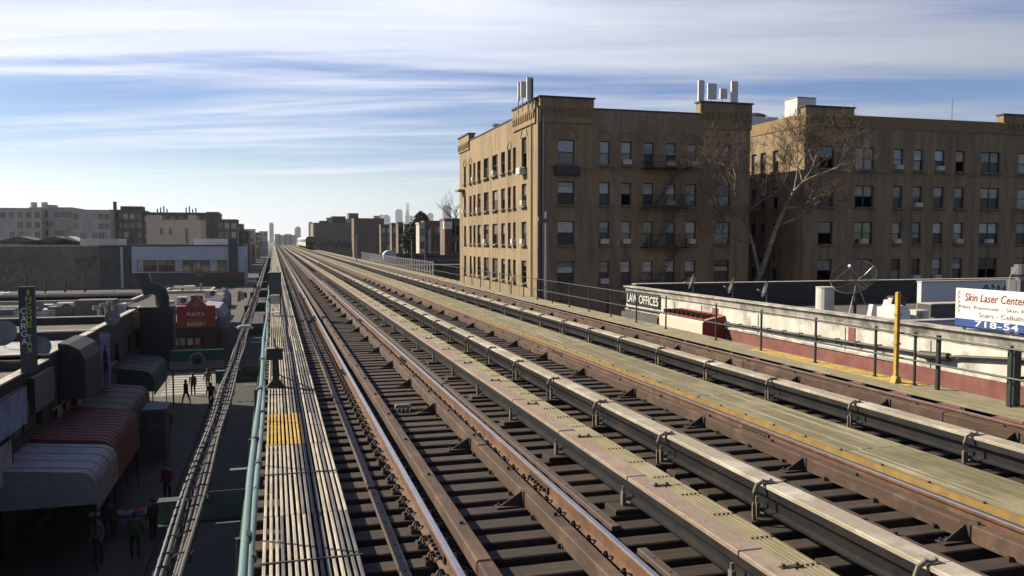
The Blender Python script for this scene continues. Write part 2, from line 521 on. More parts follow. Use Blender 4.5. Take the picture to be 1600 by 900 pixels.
# ================================================================== ground and street
struct(MB().quad((-16000, -3000, GZ), (16000, -3000, GZ), (16000, 22000, GZ), (-16000, 22000, GZ)).build('ground', M_ground))
struct(MB().box(-4.6, 14.6, -20, 900, GZ - 0.2, GZ + 0.004).build('road', M_asph))
struct(MB().box(-60, -9.0, 65.2, 77.0, GZ - 0.2, GZ + 0.008).build('side_street', M_pave))
struct(MB().box(14.6, 80, 44.6, 55.5, GZ - 0.2, GZ + 0.008).build('side_street', M_asph))
sw = MB().box(-9.0, -4.6, -20, 64.0, GZ - 0.2, GZ + 0.14).build('sidewalk', M_pave); struct(sw)
struct(MB().box(-9.0, -4.6, 78.0, 420, GZ - 0.2, GZ + 0.14).build('sidewalk', M_pave))
struct(MB().box(-9.0, -4.6, 65.2, 76.8, GZ - 0.2, GZ + 0.012).build('street_mouth', mat('pale_asphalt', (0.24, 0.235, 0.22), (0.17, 0.165, 0.155), 0.9, 1.2, third=(0.3, 0.29, 0.27), tscale=0.5)))  # paler ground than the road, across the side street mouth
struct(MB().box(14.6, 19.0, -20, 44.4, GZ - 0.2, GZ + 0.14).build('sidewalk', M_pave))
struct(MB().box(14.6, 19.0, 55.6, 420, GZ - 0.2, GZ + 0.14).build('sidewalk', M_pave))
for sx in (-4.6, 14.44):
    struct(MB().bbox(sx, sx + 0.16, -20, 63.9 if sx < 0 else 44.3, GZ - 0.1, GZ + 0.155, 0.02).build('kerb', M_pave))
cw = bpy.data.objects.new('crosswalk', None); COL.objects.link(cw); cw['kind'] = 'structure'; cw.location = (-6.5, 71, GZ); WL[cw.name] = Vector((-6.5, 71, GZ))
stripe = MB().box(-1.6, 1.6, -0.22, 0.22, 0, 0.012).mesh('crossing_stripe', M_paint)
for k in range(9):
    inst('crossing_stripe', stripe, cw, (-6.6, 66.2 + 1.2 * k, GZ + 0.016))

# ================================================================== elevated railway
TOP = -2.70                     # top of the running rails
TIEZ = TOP - 0.18               # top of the ties
Y0, YN, YF = 2.0, 62.0, 460.0   # near end, end of detailed pieces, far end
PITCH_T = 0.43
rail_prof = [(-0.07, 0), (0.07, 0), (0.07, 0.012), (0.012, 0.035), (0.010, 0.118), (0.035, 0.132), (0.036, 0.158), (0.03, 0.166), (-0.03, 0.166), (-0.036, 0.158), (-0.035, 0.132), (-0.010, 0.118), (-0.012, 0.035), (-0.07, 0.012)]


def clip_mesh():
    m = MB()
    m.box(-0.17, 0.17, -0.085, 0.085, 0, 0.012)
    for s in (-1, 1):
        m.box(s * 0.135 - 0.03, s * 0.135 + 0.03, -0.075, 0.075, 0.012, 0.03)
        pts = []
        for k in range(9):          # sprung clip: a curl standing on the plate
            t = -0.6 + k * 0.62
            pts.append((s * (0.105 + 0.032 * math.cos(t)), -0.05 + 0.0125 * k, 0.055 + 0.03 * math.sin(t)))
        m.tube(pts, 0.012, 5)
        m.tube([(s * 0.1, 0.04, 0.05), (s * 0.055, 0.055, 0.03)], 0.011, 5)
        m.cyl(s * 0.15, -0.045, 0.03, 0.062, 0.017, seg=6)
    return m.mesh('rail_clip', M_clip)


CLIP = clip_mesh()
TIES = []
for k in range(5):
    w = 0.125 + random.uniform(-0.014, 0.012)
    a, b = -1.32 + random.uniform(-0.06, 0.06), 1.32 + random.uniform(-0.06, 0.06)
    TIES.append(MB().bbox(a, b, -w, w, -0.22, 0, 0.012).mesh('tie', M_tie))
TIES_A = []
for k in range(5):
    w = 0.125 + random.uniform(-0.014, 0.012)
    TIES_A.append(MB().bbox(-2.33 + random.uniform(-0.12, 0.08), 1.86 + random.uniform(-0.08, 0.08), -w, w, -0.22, 0, 0.012).mesh('tie', M_tie))
BOLT = MB().cyl(0, 0, -0.012, 0.03, 0.022, seg=6).mesh('bolt', M_clip)
GUS = MB()
GUS.prism([(0, 0), (-0.24, 0), (-0.24, 0.012), (-0.015, 0.15), (0, 0.15)], 'y', -0.006, 0.006)
GUS.box(-0.3, 0, -0.06, 0.06, -0.006, 0.006); GUS.box(-0.008, 0.002, -0.06, 0.06, 0.006, 0.16)
for q in (-0.26, -0.19):
    GUS.cyl(q, 0.035, 0.006, 0.03, 0.014, seg=6)
GUS = GUS.mesh('angle_bracket', M_clip)
JOINT = MB().box(-0.022, 0.0, -0.34, 0.34, 0.035, 0.115)
for q in (-0.27, -0.16, -0.05, 0.05, 0.16, 0.27):
    JOINT.tube([(-0.022, q, 0.075), (-0.06, q, 0.075)], 0.019, 6)
JOINT = JOINT.mesh('joint_bar', M_clip)


def seglens(y0, y1, ln, ph=0.0):
    out = []; y = y0 - ph
    while y < y1:
        a = max(y, y0); b = min(y + ln, y1)
        if b - a > 0.3:
            out.append((a, b))
        y += ln
    return out


def track(xc, label, jit):
    t = thing('railway_track', label, 'railway track', (xc, Y0, TIEZ), 'tracks of the elevated railway')
    rnd = random.Random(jit)
    n = 0; y = Y0 + rnd.uniform(0, 0.4); far = MB(); ys = []
    while y < YF:
        if y < 78:
            inst('tie', (TIES_A if xc < 3 else TIES)[rnd.randrange(5)], t, (xc + rnd.uniform(-0.05, 0.05), y, TIEZ + rnd.uniform(-0.012, 0)), rnd.uniform(-0.012, 0.012))
            ys.append(y)
        elif y < 200:
            far.box(xc - 1.32, xc + 1.32, y - 0.115, y + 0.115, TIEZ - 0.22, TIEZ)
        else:
            far.box(xc - 1.32, xc + 1.32, y - 0.115, y + 0.115, TIEZ - 0.1, TIEZ)
        y += PITCH_T + rnd.uniform(-0.025, 0.025)
    far.build('distant_ties', M_tie, t, kind='stuff')
    for s in (-0.75, 0.75):
        x = xc + s
        r = MB().prism([(x + p, TOP - 0.166 + q) for p, q in rail_prof], 'y', Y0, YF).build('rail', M_rust, t)
        MB().prism([(x - 0.027, TOP - 0.002), (x + 0.029, TOP - 0.002), (x + 0.024, TOP + 0.003), (x - 0.022, TOP + 0.003)], 'y', Y0, YF).build('running_surface', M_head, r)
        for y in ys:
            if y < 46:
                inst('rail_clip', CLIP, t, (x, y, TIEZ + 0.001))
        for y in (7.3 + 1.1 * s + xc * 0.4, 18.6 + s, 30.1 - s, 41.5 + s):
            inst('joint_bar', JOINT, t, (x - 0.012, y, TOP - 0.166))
    # guard timbers inside the gauge
    for s, ph in ((-0.485, 1.1), (0.465, 3.0)):
        for a, b in seglens(Y0, YN, 5.8, ph):
            MB().bbox(xc + s - 0.07 + rnd.uniform(-0.006, 0.006), xc + s + 0.07, a + 0.008, b - 0.008, TIEZ + 0.002, TOP - 0.012 + rnd.uniform(-0.008, 0.004), 0.014).build('guard_timber', M_guard, t)
        MB().box(xc + s - 0.07, xc + s + 0.07, YN, YF, TIEZ + 0.002, TOP - 0.014).build('guard_timber', M_guard, t)
        for i, y in enumerate(ys):
            if i % 2 == 0 and y < 30:
                inst('bolt', BOLT, t, (xc + s - 0.105, y, TIEZ + 0.012))
            if i % 4 == 1 and y < 30:
                inst('bolt', BOLT, t, (xc + s, y, TOP - 0.012))
    y = Y0 + 3.6 + jit * 0.37
    while y < 60:
        inst('angle_bracket', GUS, t, (xc + 0.465 - 0.078, y, TIEZ + 0.008))
        y += 2.55
    return t


TA = track(2.17, 'rusty track nearest the slatted walkway on the left', 1)
TB = track(5.96, 'rusty middle track between the two narrow cover boards', 2)
TC = track(9.70, 'rusty right track the distant train stands on', 3)


def hole_strip(x, label, breaks):
    t = thing('perforated_strip', label, 'metal strip', (x, Y0, TIEZ), 'perforated strips beside the left track')
    for a, b in breaks:
        m = MB().bbox(x - 0.045, x + 0.045, a, b, TIEZ + 0.002, TIEZ + 0.05, 0.006).build('strip_bar', M_strip, t)
        if a < 26:
            h = MB(); y = a + 0.15
            while y < min(b, 26):
                h.cyl(x, y, TIEZ + 0.048, TIEZ + 0.053, 0.014, seg=6); y += 0.32
            h.build('bolt_hole', M_hole, m, kind='stuff')
    return t


hole_strip(1.04, 'thin brown perforated strip between walkway and left rail', [(Y0, 9.4), (9.5, 14.6), (14.7, 26), (26.1, 60)])
hole_strip(3.22, 'thin brown perforated strip right of the left track', [(Y0, 6.9), (7.5, 16.0), (16.1, 27), (27.1, 60)])
# cable box lying between the rails of the left track
t = thing('track_box', 'small pale box with studs lying between the left rails', 'box', (2.05, 13.9, TIEZ))
MB().bbox(1.93, 2.2, 13.85, 13.97, TIEZ + 0.03, TIEZ + 0.11, 0.02).build('lid', M_insul, t)
for k in range(4):
    MB().cyl(1.96 + 0.07 * k, 13.78, TIEZ, TIEZ + 0.06, 0.02, seg=7).build('stud', M_strap, t)


def third_rail(x, xa, xb, zc, cm, label, strap, ph, sp=2.2, tilt=0.0):
    """power rail on insulators with its cover board from xa to xb"""
    t = thing('third_rail', label, 'third rail', (x, Y0, TIEZ), 'third rails with cover boards')
    prof = [(-0.075, 0), (0.075, 0), (0.075, 0.02), (0.03, 0.04), (0.03, 0.13), (0.055, 0.15), (0.055, 0.2), (-0.055, 0.2), (-0.055, 0.15), (-0.03, 0.13), (-0.03, 0.04), (-0.075, 0.02)]
    zb = TIEZ + 0.10
    MB().prism([(x + p, zb + q * 0.98) for p, q in prof], 'y', Y0, YF).build('power_rail', M_third, t)
    MB().box(xa + 0.012, xa + 0.03, Y0, YF, zc - 0.12, zc - 0.04).build('side_board', M_third, t)
    rnd = random.Random(int(x * 100))
    for a, b in seglens(Y0, YN + 20, sp, ph):
        dz = rnd.uniform(-0.006, 0.006)
        sx_, g_ = rnd.uniform(-0.008, 0.008), rnd.uniform(0.004, 0.016)
        cb_ = MB().bbox(xa - (a + b) * 0, xb, a + g_, b - g_, zc - 0.04 + dz, zc + dz, 0.008).build('cover_board', cm, t)
        cb_.location.x += sx_
    MB().box(xa, xb, YN + 20, YF, zc - 0.04, zc).build('cover_board', cm, t)
    blk = MB().bbox(-0.21, 0.21, -0.15, 0.15, -0.02, 0.045, 0.012).mesh('support_block', M_tie)
    ins = MB().cyl(0, 0, 0.045, 0.06, 0.085, seg=10).cyl(0, 0, 0.06, 0.10, 0.045, seg=10).mesh('insulator', M_insul)
    stud = MB().box(-0.02, 0.02, -0.03, 0.03, 0.04, 0.19).cyl(0, 0, 0.19, 0.25, 0.016, seg=6).mesh('clamp', M_insul)
    sm = MB()
    sx = xa - x
    pts = [(sx - 0.10, 0, 0.05), (sx - 0.105, 0, 0.2), (sx - 0.10, 0, zc - TIEZ - 0.08), (sx - 0.075, 0, zc - TIEZ - 0.01), (sx - 0.02, 0, zc - TIEZ + 0.014), (sx + 0.07, 0, zc - TIEZ + 0.014)]
    sm.tube(pts, [0.02] * 6, 6)
    sm.box(sx - 0.02, sx + 0.12, -0.03, 0.03, zc - TIEZ + 0.004, zc - TIEZ + 0.018)
    for q in (0.0, 0.09):
        sm.cyl(sx + q, 0.0, zc - TIEZ + 0.018, zc - TIEZ + 0.045, 0.016, seg=6)
    sm = sm.mesh('strap', M_strap)
    tm = MB().box(-0.09, 0.09, -0.025, 0.025, 0.004, 0.012).cyl(-0.06, 0, 0.012, 0.035, 0.015, seg=6).cyl(0.06, 0, 0.012, 0.035, 0.015, seg=6).mesh('cover_clamp', M_clip)
    y = Y0 + sp - ph; i = 0
    while y < 95:
        if y < 60:
            inst('support_block', blk, t, (x - 0.06, y + 0.1, TIEZ))
            inst('insulator', ins, t, (x, y + 0.1, TIEZ))
            inst('clamp', stud, t, (x - 0.12, y + 0.1, TIEZ))
        if strap:
            inst('strap', sm, t, (x, y, TIEZ))
        else:
            inst('cover_clamp', tm, t, (xb - 0.03, y - 0.4, zc))
        y += sp; i += 1
    return t


third_rail(3.68, 3.56, 3.79, -2.50, M_pink, 'third rail under pinkish cover board beside the narrow sandy walkway', False, 0.6, 2.2)
third_rail(4.86, 4.745, 4.985, -2.47, M_cover, 'third rail under pale cover board left of the middle track', True, 1.3)
third_rail(8.58, 8.45, 8.70, -2.47, M_cover, 'third rail under pale cover board left of the right track', True, 0.2)


def slat_walk(name, label, xs, w, z, mats_fn, seg, ph, th=0.035, yn=YN, group='walkways along the tracks', y0=Y0, segs=None):
    t = thing(name, label, 'walkway', (xs[0], y0, z), group)
    rnd = random.Random(int(xs[0] * 77) + 5)
    cache = {}
    for i, x in enumerate(xs):
        for j, (a, b) in enumerate(segs or seglens(y0, yn, seg, ph)):
            m, dz = mats_fn(i, (a + b) / 2, rnd)
            key = (round(b - a, 2), m.name)
            if key not in cache:
                hl = (b - a) / 2 - 0.005
                cache[key] = MB().bbox(-w / 2, w / 2, -hl, hl, -th, 0, 0.005).mesh('slat', m)
            inst('slat', cache[key], t, (x + rnd.uniform(-0.003, 0.003), (a + b) / 2, z + dz + rnd.uniform(-0.003, 0.002)), rnd.uniform(-0.0012, 0.0012))
    far = MB()
    for x in xs:
        far.box(x - w / 2, x + w / 2, yn, YF, z - th, z)
    far.build('distant_slats', mats_fn(0, 200, rnd)[0], t, kind='stuff')
    jo = MB(); y = y0 + 0.6
    while y < yn:
        jo.box(xs[0] - w / 2, xs[-1] + w / 2, y - 0.05, y + 0.05, TIEZ - 0.05, z - th); y += 1.2
    jo.build('bearer', M_tie, t, kind='stuff')
    return t


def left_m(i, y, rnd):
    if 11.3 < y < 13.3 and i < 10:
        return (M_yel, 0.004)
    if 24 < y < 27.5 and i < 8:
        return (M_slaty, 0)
    if i in (7, 8, 9, 10, 13, 14) and rnd.random() < 0.85:  # these columns paint long shadow bands in darker slat colour
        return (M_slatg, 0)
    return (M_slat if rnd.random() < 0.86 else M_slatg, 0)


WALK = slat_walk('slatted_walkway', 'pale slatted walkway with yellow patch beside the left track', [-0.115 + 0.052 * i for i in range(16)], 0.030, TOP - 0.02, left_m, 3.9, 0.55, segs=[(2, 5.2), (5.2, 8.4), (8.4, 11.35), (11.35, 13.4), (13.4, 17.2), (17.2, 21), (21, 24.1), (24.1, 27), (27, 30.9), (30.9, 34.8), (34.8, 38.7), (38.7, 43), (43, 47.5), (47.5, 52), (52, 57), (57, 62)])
cross = MB()
for y in (7.15, 9.9, 15.1):
    cross.box(-0.16, 0.70, y - 0.012, y + 0.012, TOP - 0.018, TOP - 0.012)
cross.build('cross_band', M_dark, WALK)
NAR = slat_walk('narrow_walkway', 'narrow sandy walkway of five slats beside the pinkish cover board', [3.82 + 0.046 * i for i in range(5)], 0.036, -2.50, lambda i, y, r: (M_slaty, 0), 3.0, 0.4)
nb = MB(); y = Y0 + 0.3
while y < 30:
    for i in range(5):
        nb.cyl(3.82 + 0.046 * i, y, -2.502, -2.488, 0.013, seg=6)
    y += 0.62
nb.build('bolt_row', M_clip, NAR, kind='stuff')
MID = slat_walk('middle_walkway', 'broad olive walkway of fine slats right of the middle track', [7.05 + 0.054 * i for i in range(18)], 0.046, TOP - 0.01, lambda i, y, r: (M_slato if r.random() < 0.8 else M_slaty, 0), 3.9, 0.8, yn=58)
MB().box(6.96, 7.015, Y0, YF, TOP - 0.08, TOP - 0.004).build('edge_board', M_yel2, MID)
ebb = MB(); y = 3.0
while y < 40:
    ebb.cyl(6.988, y, TOP - 0.006, TOP + 0.016, 0.017, seg=6); y += 0.75
ebb.build('edge_bolt', M_clip, MID, kind='stuff')
RGT = slat_walk('right_walkway', 'sandy outer walkway with yellow strip along the right railing', [10.9 + 0.075 * i for i in range(13)], 0.066, TOP - 0.01, lambda i, y, r: ((M_yel, 0.003) if (12.6 < y < 18.5 and 6 <= i <= 11) else (M_slaty, 0)), 3.9, 0.2, yn=58, segs=[(2, 5.6), (5.6, 9.2), (9.2, 12.7), (12.7, 15.4), (15.4, 18.2)] + [(18.2 + 3.98 * k, 22.18 + 3.98 * k) for k in range(10)])

# ---------------------------------------------------------------- steel structure below
V = thing('railway_viaduct', 'dark green steel viaduct carrying the three tracks over the street', 'viaduct', (5.6, 30, GZ))
for x in (-0.22, 1.42, 2.92, 5.21, 6.71, 8.95, 10.45, 11.95):
    MB().box(x - 0.012, x + 0.012, -6, YF, TIEZ - 1.6, TIEZ - 0.25).box(x - 0.17, x + 0.17, -6, YF, TIEZ - 0.25, TIEZ - 0.23).box(x - 0.17, x + 0.17, -6, YF, TIEZ - 1.62, TIEZ - 1.6).build('girder', M_teal if x < 0 or x > 11.5 else M_girder, V)
xb = MB().box(-6.3, 6.3, -0.02, 0.02, -1.7, 0).box(-6.3, 6.3, -0.2, 0.2, -1.73, -1.7).mesh('cross_girder', M_girder)
cl = MB()
cl.box(-0.2, 0.2, -0.012, 0.012, 0, 7.0).box(-0.22, -0.2, -0.2, 0.2, 0, 7.0).box(0.2, 0.22, -0.2, 0.2, 0, 7.0).box(-0.4, 0.4, -0.4, 0.4, 0, 0.25)
cl = cl.mesh('column', M_girder)
y = 6.0
while y < 330:
    inst('cross_girder', xb, V, (5.85, y, TIEZ - 0.27))
    inst('column', cl, V, (0.3, y, GZ)); inst('column', cl, V, (11.4, y, GZ))
    y += 15.0
# outriggers carrying the cable bundle
om = MB()
om.box(-1.15, 0, -0.008, 0.008, -0.14, 0.14).box(-1.15, 0, -0.09, 0.09, 0.14, 0.155).box(-1.15, 0, -0.09, 0.09, -0.155, -0.14)
for k in range(6):
    om.tube([(-0.12 - 0.19 * k, -0.008, 0.02), (-0.12 - 0.19 * k, -0.035, 0.02)], 0.028, 6)
om.box(-0.55, 0, -0.3, -0.29, 0.1, 0.3)
om = om.mesh('outrigger', M_teal)
plate = MB().box(-0.5, 0, -0.06, 0.06, -0.006, 0.006).mesh('angle_plate', M_tealp)
for y in [10.7 + 10.4 * k for k in range(14)]:
    inst('outrigger', om, V, (-0.24, y, -3.3))
for k in range(26):
    inst('angle_plate', plate, V, (-0.26, 7.6 + 3.47 * k, -3.35 - 0.25 * (k % 3)))
WB = MB()
y = 6.4
while y < 40:
    WB.box(-0.34, -0.13, y - 0.06, y + 0.06, TIEZ - 0.2, TIEZ - 0.02); y += 2.1
WB.build('walkway_bearer', M_guard, V, kind='stuff')

CB = thing('cable_bundle', 'thick bundle of grey cables lashed outside the left walkway', 'cables', (-0.95, 8, -3.05))
rnd = random.Random(4)
for k in range(6):
    ph = rnd.uniform(0, 6); bx = -1.09 + 0.048 * k; bz = -3.06 + (0.03 if k in (0, 1, 5) else rnd.uniform(-0.05, 0.02))
    pts = []; y = 2.0
    while y < 330:
        pts.append((bx + 0.014 * math.sin(y * 0.9 + ph), y, bz + 0.012 * math.sin(y * 1.3 + ph * 2) - 0.03 * math.sin(math.pi * ((y - 0.3) % 10.4) / 10.4)))
        y += 0.8 if y < 60 else 4.0
    MB().tube(pts, 0.025 if k else 0.016, 6).build('cable', M_steel if k == 0 else M_cable, CB, smooth=True)
for cxl, sp_, w_ in ((-1.06, 0.37, 0.065), (-0.9, 0.46, 0.085)):
    ring = [(w_ * math.cos(q * math.pi / 5), 0.02 * math.sin(q * 0.9), 0.055 * math.sin(q * math.pi / 5)) for q in range(11)]
    lash = MB().tube(ring, 0.011, 4).tube([(w_ * 0.8, 0, 0.03), (w_ * 1.2, 0.02, 0.07)], 0.009, 4).mesh('lashing', M_dark)
    y = 5.0
    while y < 58:
        inst('lashing', lash, CB, (cxl + rnd.uniform(-0.01, 0.01), y, -3.06 - 0.03 * math.sin(math.pi * ((y - 0.3) % 10.4) / 10.4)), rnd.uniform(-0.35, 0.35)); y += sp_ * rnd.uniform(0.75, 1.35)
tag(MB().tube([(-1.2, 29.2, -2.95), (-1.1, 29.25, -2.9), (-0.8, 29.3, -2.9), (-0.72, 29.3, -2.98)], 0.05, 7).build('cable_clamp', M_white), 'white clamp hooked over the cable bundle', 'clamp')


def railing(name, label, x, ys, h, zb, mr_, mp_, thick, y1, extra=(), group=None, r=0.026):
    t = thing(name, label, 'railing', (x, ys[0], zb), group)
    for k, hh in enumerate((h, h * 0.5)):
        MB().tube([(x, 2.0, zb + hh), (x, y1, zb + hh)], r, 8).build('rail', mr_, t, smooth=False)
    pm = MB().box(-thick, thick, -thick, thick, 0, h + 0.05).box(-thick * 2, thick * 2, -thick * 2, thick * 2, 0, 0.02).mesh('post', mp_)
    for y in ys:
        inst('post', pm, t, (x + 0.03 + thick, y, zb))
    return t


# pipe handrail of the left walkway
t = thing('pipe_handrail', 'pale teal double pipe handrail left of the slatted walkway', 'handrail', (-0.18, 4, -2.75))
for zz_, xx_ in ((-1.80, -0.185), (-2.26, -0.18)):
    pts = [(xx_ + 0.012 * math.sin(y * 0.7), y, zz_ + 0.01 * math.sin(y * 0.43)) for y in [2 + 1.5 * k for k in range(60)]]
    MB().tube(pts, 0.026, 8).build('pipe', M_tealp, t, smooth=True)
col_ = MB().tube([(0, -0.05, 0), (0, 0.05, 0)], 0.034, 8).mesh('collar', M_teal)
pp = MB().tube([(0, 0, -1.05), (0, 0, 0)], 0.02, 6).mesh('post', M_teal)
for k in range(22):
    y = 5.2 + 2.6 * k
    inst('collar', col_, t, (-0.185, y, -1.80)); inst('collar', col_, t, (-0.18, y + 0.9, -2.26)); inst('post', pp, t, (-0.235, y, -1.80))
ry = [8.5, 10.65, 12.75, 13.81 + 0.0, 15.71, 17.84, 20.01] + [23.0 + 2.15 * k for k in range(18)]
railing('steel_railing', 'dark green two-rail steel railing on the right walkway', 11.42, ry, 0.95, TOP - 0.01, M_dgreen, M_dgreen, 0.019, 62, r=0.019)
# a heavy post with fittings stands by the near end of that railing
t = thing('signal_post', 'heavy dark green post with brackets at the near railing end', 'post', (11.55, 10.72, TOP))
MB().box(11.55, 11.69, 10.66, 10.8, TOP - 0.01, TOP + 0.92).build('post_shaft', M_dgreen, t)
MB().box(11.69, 12.1, 10.7, 10.74, TOP + 0.68, TOP + 0.72).box(11.69, 12.0, 10.7, 10.74, TOP + 0.42, TOP + 0.46).box(11.9, 11.94, 10.68, 10.76, TOP + 0.42, TOP + 0.8).build('bracket', M_dark, t)
t = thing('yellow_post', 'bright yellow post standing on the right walkway', 'post', (11.33, 13.07, TOP))
MB().bbox(11.295, 11.365, 13.035, 13.105, TOP - 0.01, TOP + 1.72, 0.01).build('shaft', M_yel, t)
MB().prism([(11.25, TOP - 0.008), (11.41, TOP - 0.008), (11.372, TOP + 0.12), (11.288, TOP + 0.12)], 'y', 13.0, 13.14).build('foot', M_yel, t)
MB().box(11.278, 11.382, 13.02, 13.12, TOP + 0.72, TOP + 0.76).box(11.278, 11.382, 13.02, 13.12, TOP + 1.28, TOP + 1.32).build('band', M_yel, t)
t = thing('dark_post', 'single dark post just right of the yellow post', 'post', (11.4, 12.25, TOP))
MB().box(11.5, 11.56, 12.22, 12.28, TOP - 0.01, TOP + 0.98).build('shaft', M_dgreen, t)
# pale picket fence further along the right walkway
t = thing('picket_fence', 'pale picket fence along the far right walkway', 'fence', (11.7, 62, TOP))
pk = MB().box(-0.05, 0.05, -0.03, 0.03, 0, 1.05).mesh('picket', M_white)
for k in range(44):
    inst('picket', pk, t, (11.75, 63 + 1.24 * k, TOP - 0.01))
MB().box(11.69, 11.73, 62.8, 117, TOP + 0.95, TOP + 1.0).box(11.69, 11.73, 62.8, 117, TOP + 0.2, TOP + 0.25).build('fence_rail', M_steel, t)
# lamp pole behind the railing
p = atx(853, 483, 11.95); q = atx(853, 330, 11.95)
t = thing('camera_pole', 'grey steel pole with camera head in front of the tan building', 'pole', (p.x, p.y, TOP - 0.6))
MB().cyl(p.x, p.y, TOP - 0.8, q.z, 0.07, 0.06, 10).build('mast', M_steel, t)
hz_ = atx(851, 345, 11.95).z
MB().box(p.x - 0.3, p.x + 0.08, p.y - 0.16, p.y - 0.06, hz_ - 0.1, hz_ + 0.08).box(p.x - 0.42, p.x - 0.3, p.y - 0.2, p.y - 0.02, hz_ - 0.03, hz_ + 0.16).build('camera_head', M_cabin, t)
MB().box(p.x - 0.1, p.x + 0.1, p.y - 0.1, p.y + 0.1, hz_ - 0.02, hz_ + 0.02).build('collar', M_dark, t)
# equipment standing on the left walkway
t = thing('signal_cabinet', 'grey signal cabinet on stilts on the slatted walkway', 'cabinet', (0.02, 31, TOP))
MB().bbox(-0.19, 0.25, 30.75, 31.2, -1.93, -1.18, 0.02).build('cabinet_body', M_cabin, t)
MB().box(-0.15, 0.21, 30.742, 30.75, -1.88, -1.25).build('cabinet_door', M_cabin, t)
MB().box(-0.2, 0.26, 30.74, 31.21, -1.178, -1.15).build('cabinet_lid', M_slaty, t)
for xx in (-0.17, 0.21):
    for yy in (30.8, 31.15):
        MB().box(xx - 0.02, xx + 0.02, yy - 0.02, yy + 0.02, TOP - 0.02, -1.93).build('leg', M_dark, t)
MB().box(-0.16, 0.2, 30.84, 31.1, -2.28, -2.0).build('lower_box', M_offw, t)
MB().box(-0.17, 0.21, 30.8, 31.15, -2.62, -2.58).build('shelf', M_offw, t)
t = thing('walkway_pedestal', 'dark pedestal with square head and flared foot on the walkway', 'pedestal', (0.0, 15.9, TOP))
MB().prism([(-0.17, TOP - 0.018), (0.17, TOP - 0.018), (0.07, TOP + 0.12), (-0.07, TOP + 0.12)], 'y', 15.8, 15.98).build('foot', M_dark, t)
MB().box(-0.055, 0.055, 15.83, 15.95, TOP + 0.12, TOP + 0.52).build('stem', M_dark, t)
MB().bbox(-0.14, 0.14, 15.78, 16.0, TOP + 0.5, TOP + 0.7, 0.012).build('head', M_dark, t)
MB().box(-0.15, 0.15, 15.77, 16.01, TOP + 0.7, TOP + 0.715).build('cap', M_slaty, t)
MB().tube([(-0.02, 16.05, TOP + 0.5), (-0.04, 17.5, TOP + 0.05), (-0.05, 24, TOP + 0.01)], 0.02, 6).build('conduit', M_dark, t)

# ---------------------------------------------------------------- train on the right track
t = thing('subway_train', 'silver subway train coming along the right track far away', 'train', (9.7, 232, TOP))
for k in range(5):
    y = 232 + 15.9 * k
    prof = [(-1.3, 0.0), (1.3, 0.0), (1.34, 0.5), (1.33, 2.0), (1.15, 2.42), (0.6, 2.62), (-0.6, 2.62), (-1.15, 2.42), (-1.33, 2.0), (-1.34, 0.5)]
    c = MB().prism([(9.7 + p_, TOP + 1.0 + q_) for p_, q_ in prof], 'y', y, y + 15.5).build('car_body', M_offw, t)
    for j in range(5):
        MB().box(8.345, 8.37, y + 1.2 + 2.9 * j, y + 2.9 + 2.9 * j, TOP + 2.1, TOP + 2.9).build('side_window', M_glass, c)
    for yy in (y + 2.5, y + 13):
        MB().box(8.85, 10.55, yy - 1.1, yy + 1.1, TOP + 0.02, TOP + 0.95).build('bogie', M_black, t)
MB().prism([(9.7 + p_ * 0.94, TOP + 1.08 + q_ * 0.94) for p_, q_ in prof], 'y', 231.95, 231.999).build('front_mask', M_dark, t)
for a, b in ((-1.0, -0.42), (0.42, 1.0), (-0.3, 0.3)):
    MB().box(9.7 + a, 9.7 + b, 231.9, 231.945, TOP + 2.1, TOP + 3.05).build('front_window', M_glass, t)
for a in (-0.85, 0.85):
    MB().tube([(9.7 + a, 231.94, TOP + 1.5), (9.7 + a, 231.88, TOP + 1.5)], 0.12, 10).build('headlight', M_white, t)
MB().box(8.6, 10.8, 231.9, 231.945, TOP + 1.12, TOP + 1.3).build('bumper', M_redbr, t)
# ================================================================== facade helpers
def wall_open(mb, axis, c, u0, u1, v0, v1, rects, depth, sgn):
    """wall sheet with real openings; axis 'y': plane y=c, u along x; axis 'x': plane x=c, u along y"""
    us = sorted({u0, u1, *[a for r in rects for a in r[:2] if u0 < a < u1]})
    vs = sorted({v0, v1, *[a for r in rects for a in r[2:4] if v0 < a < v1]})
    P = (lambda u, d, v: (u, c - sgn * d, v)) if axis == 'y' else (lambda u, d, v: (c - sgn * d, u, v))
    for j in range(len(vs) - 1):
        run = None
        for i in range(len(us) - 1):
            mu, mv = (us[i] + us[i + 1]) / 2, (vs[j] + vs[j + 1]) / 2
            solid = not any(r[0] < mu < r[1] and r[2] < mv < r[3] for r in rects)
            if solid:
                run = us[i] if run is None else run
            if run is not None and (not solid or i == len(us) - 2):
                e = us[i + 1] if solid else us[i]
                mb.quad(P(run, 0, vs[j]), P(e, 0, vs[j]), P(e, 0, vs[j + 1]), P(run, 0, vs[j + 1]))
                run = None
    for a, b, e, f in [r[:4] for r in rects]:
        mb.quad(P(a, 0, e), P(b, 0, e), P(b, depth, e), P(a, depth, e))
        mb.quad(P(a, 0, f), P(b, 0, f), P(b, depth, f), P(a, depth, f))
        mb.quad(P(a, 0, e), P(a, 0, f), P(a, depth, f), P(a, depth, e))
        mb.quad(P(b, 0, e), P(b, 0, f), P(b, depth, f), P(b, depth, e))
    return mb


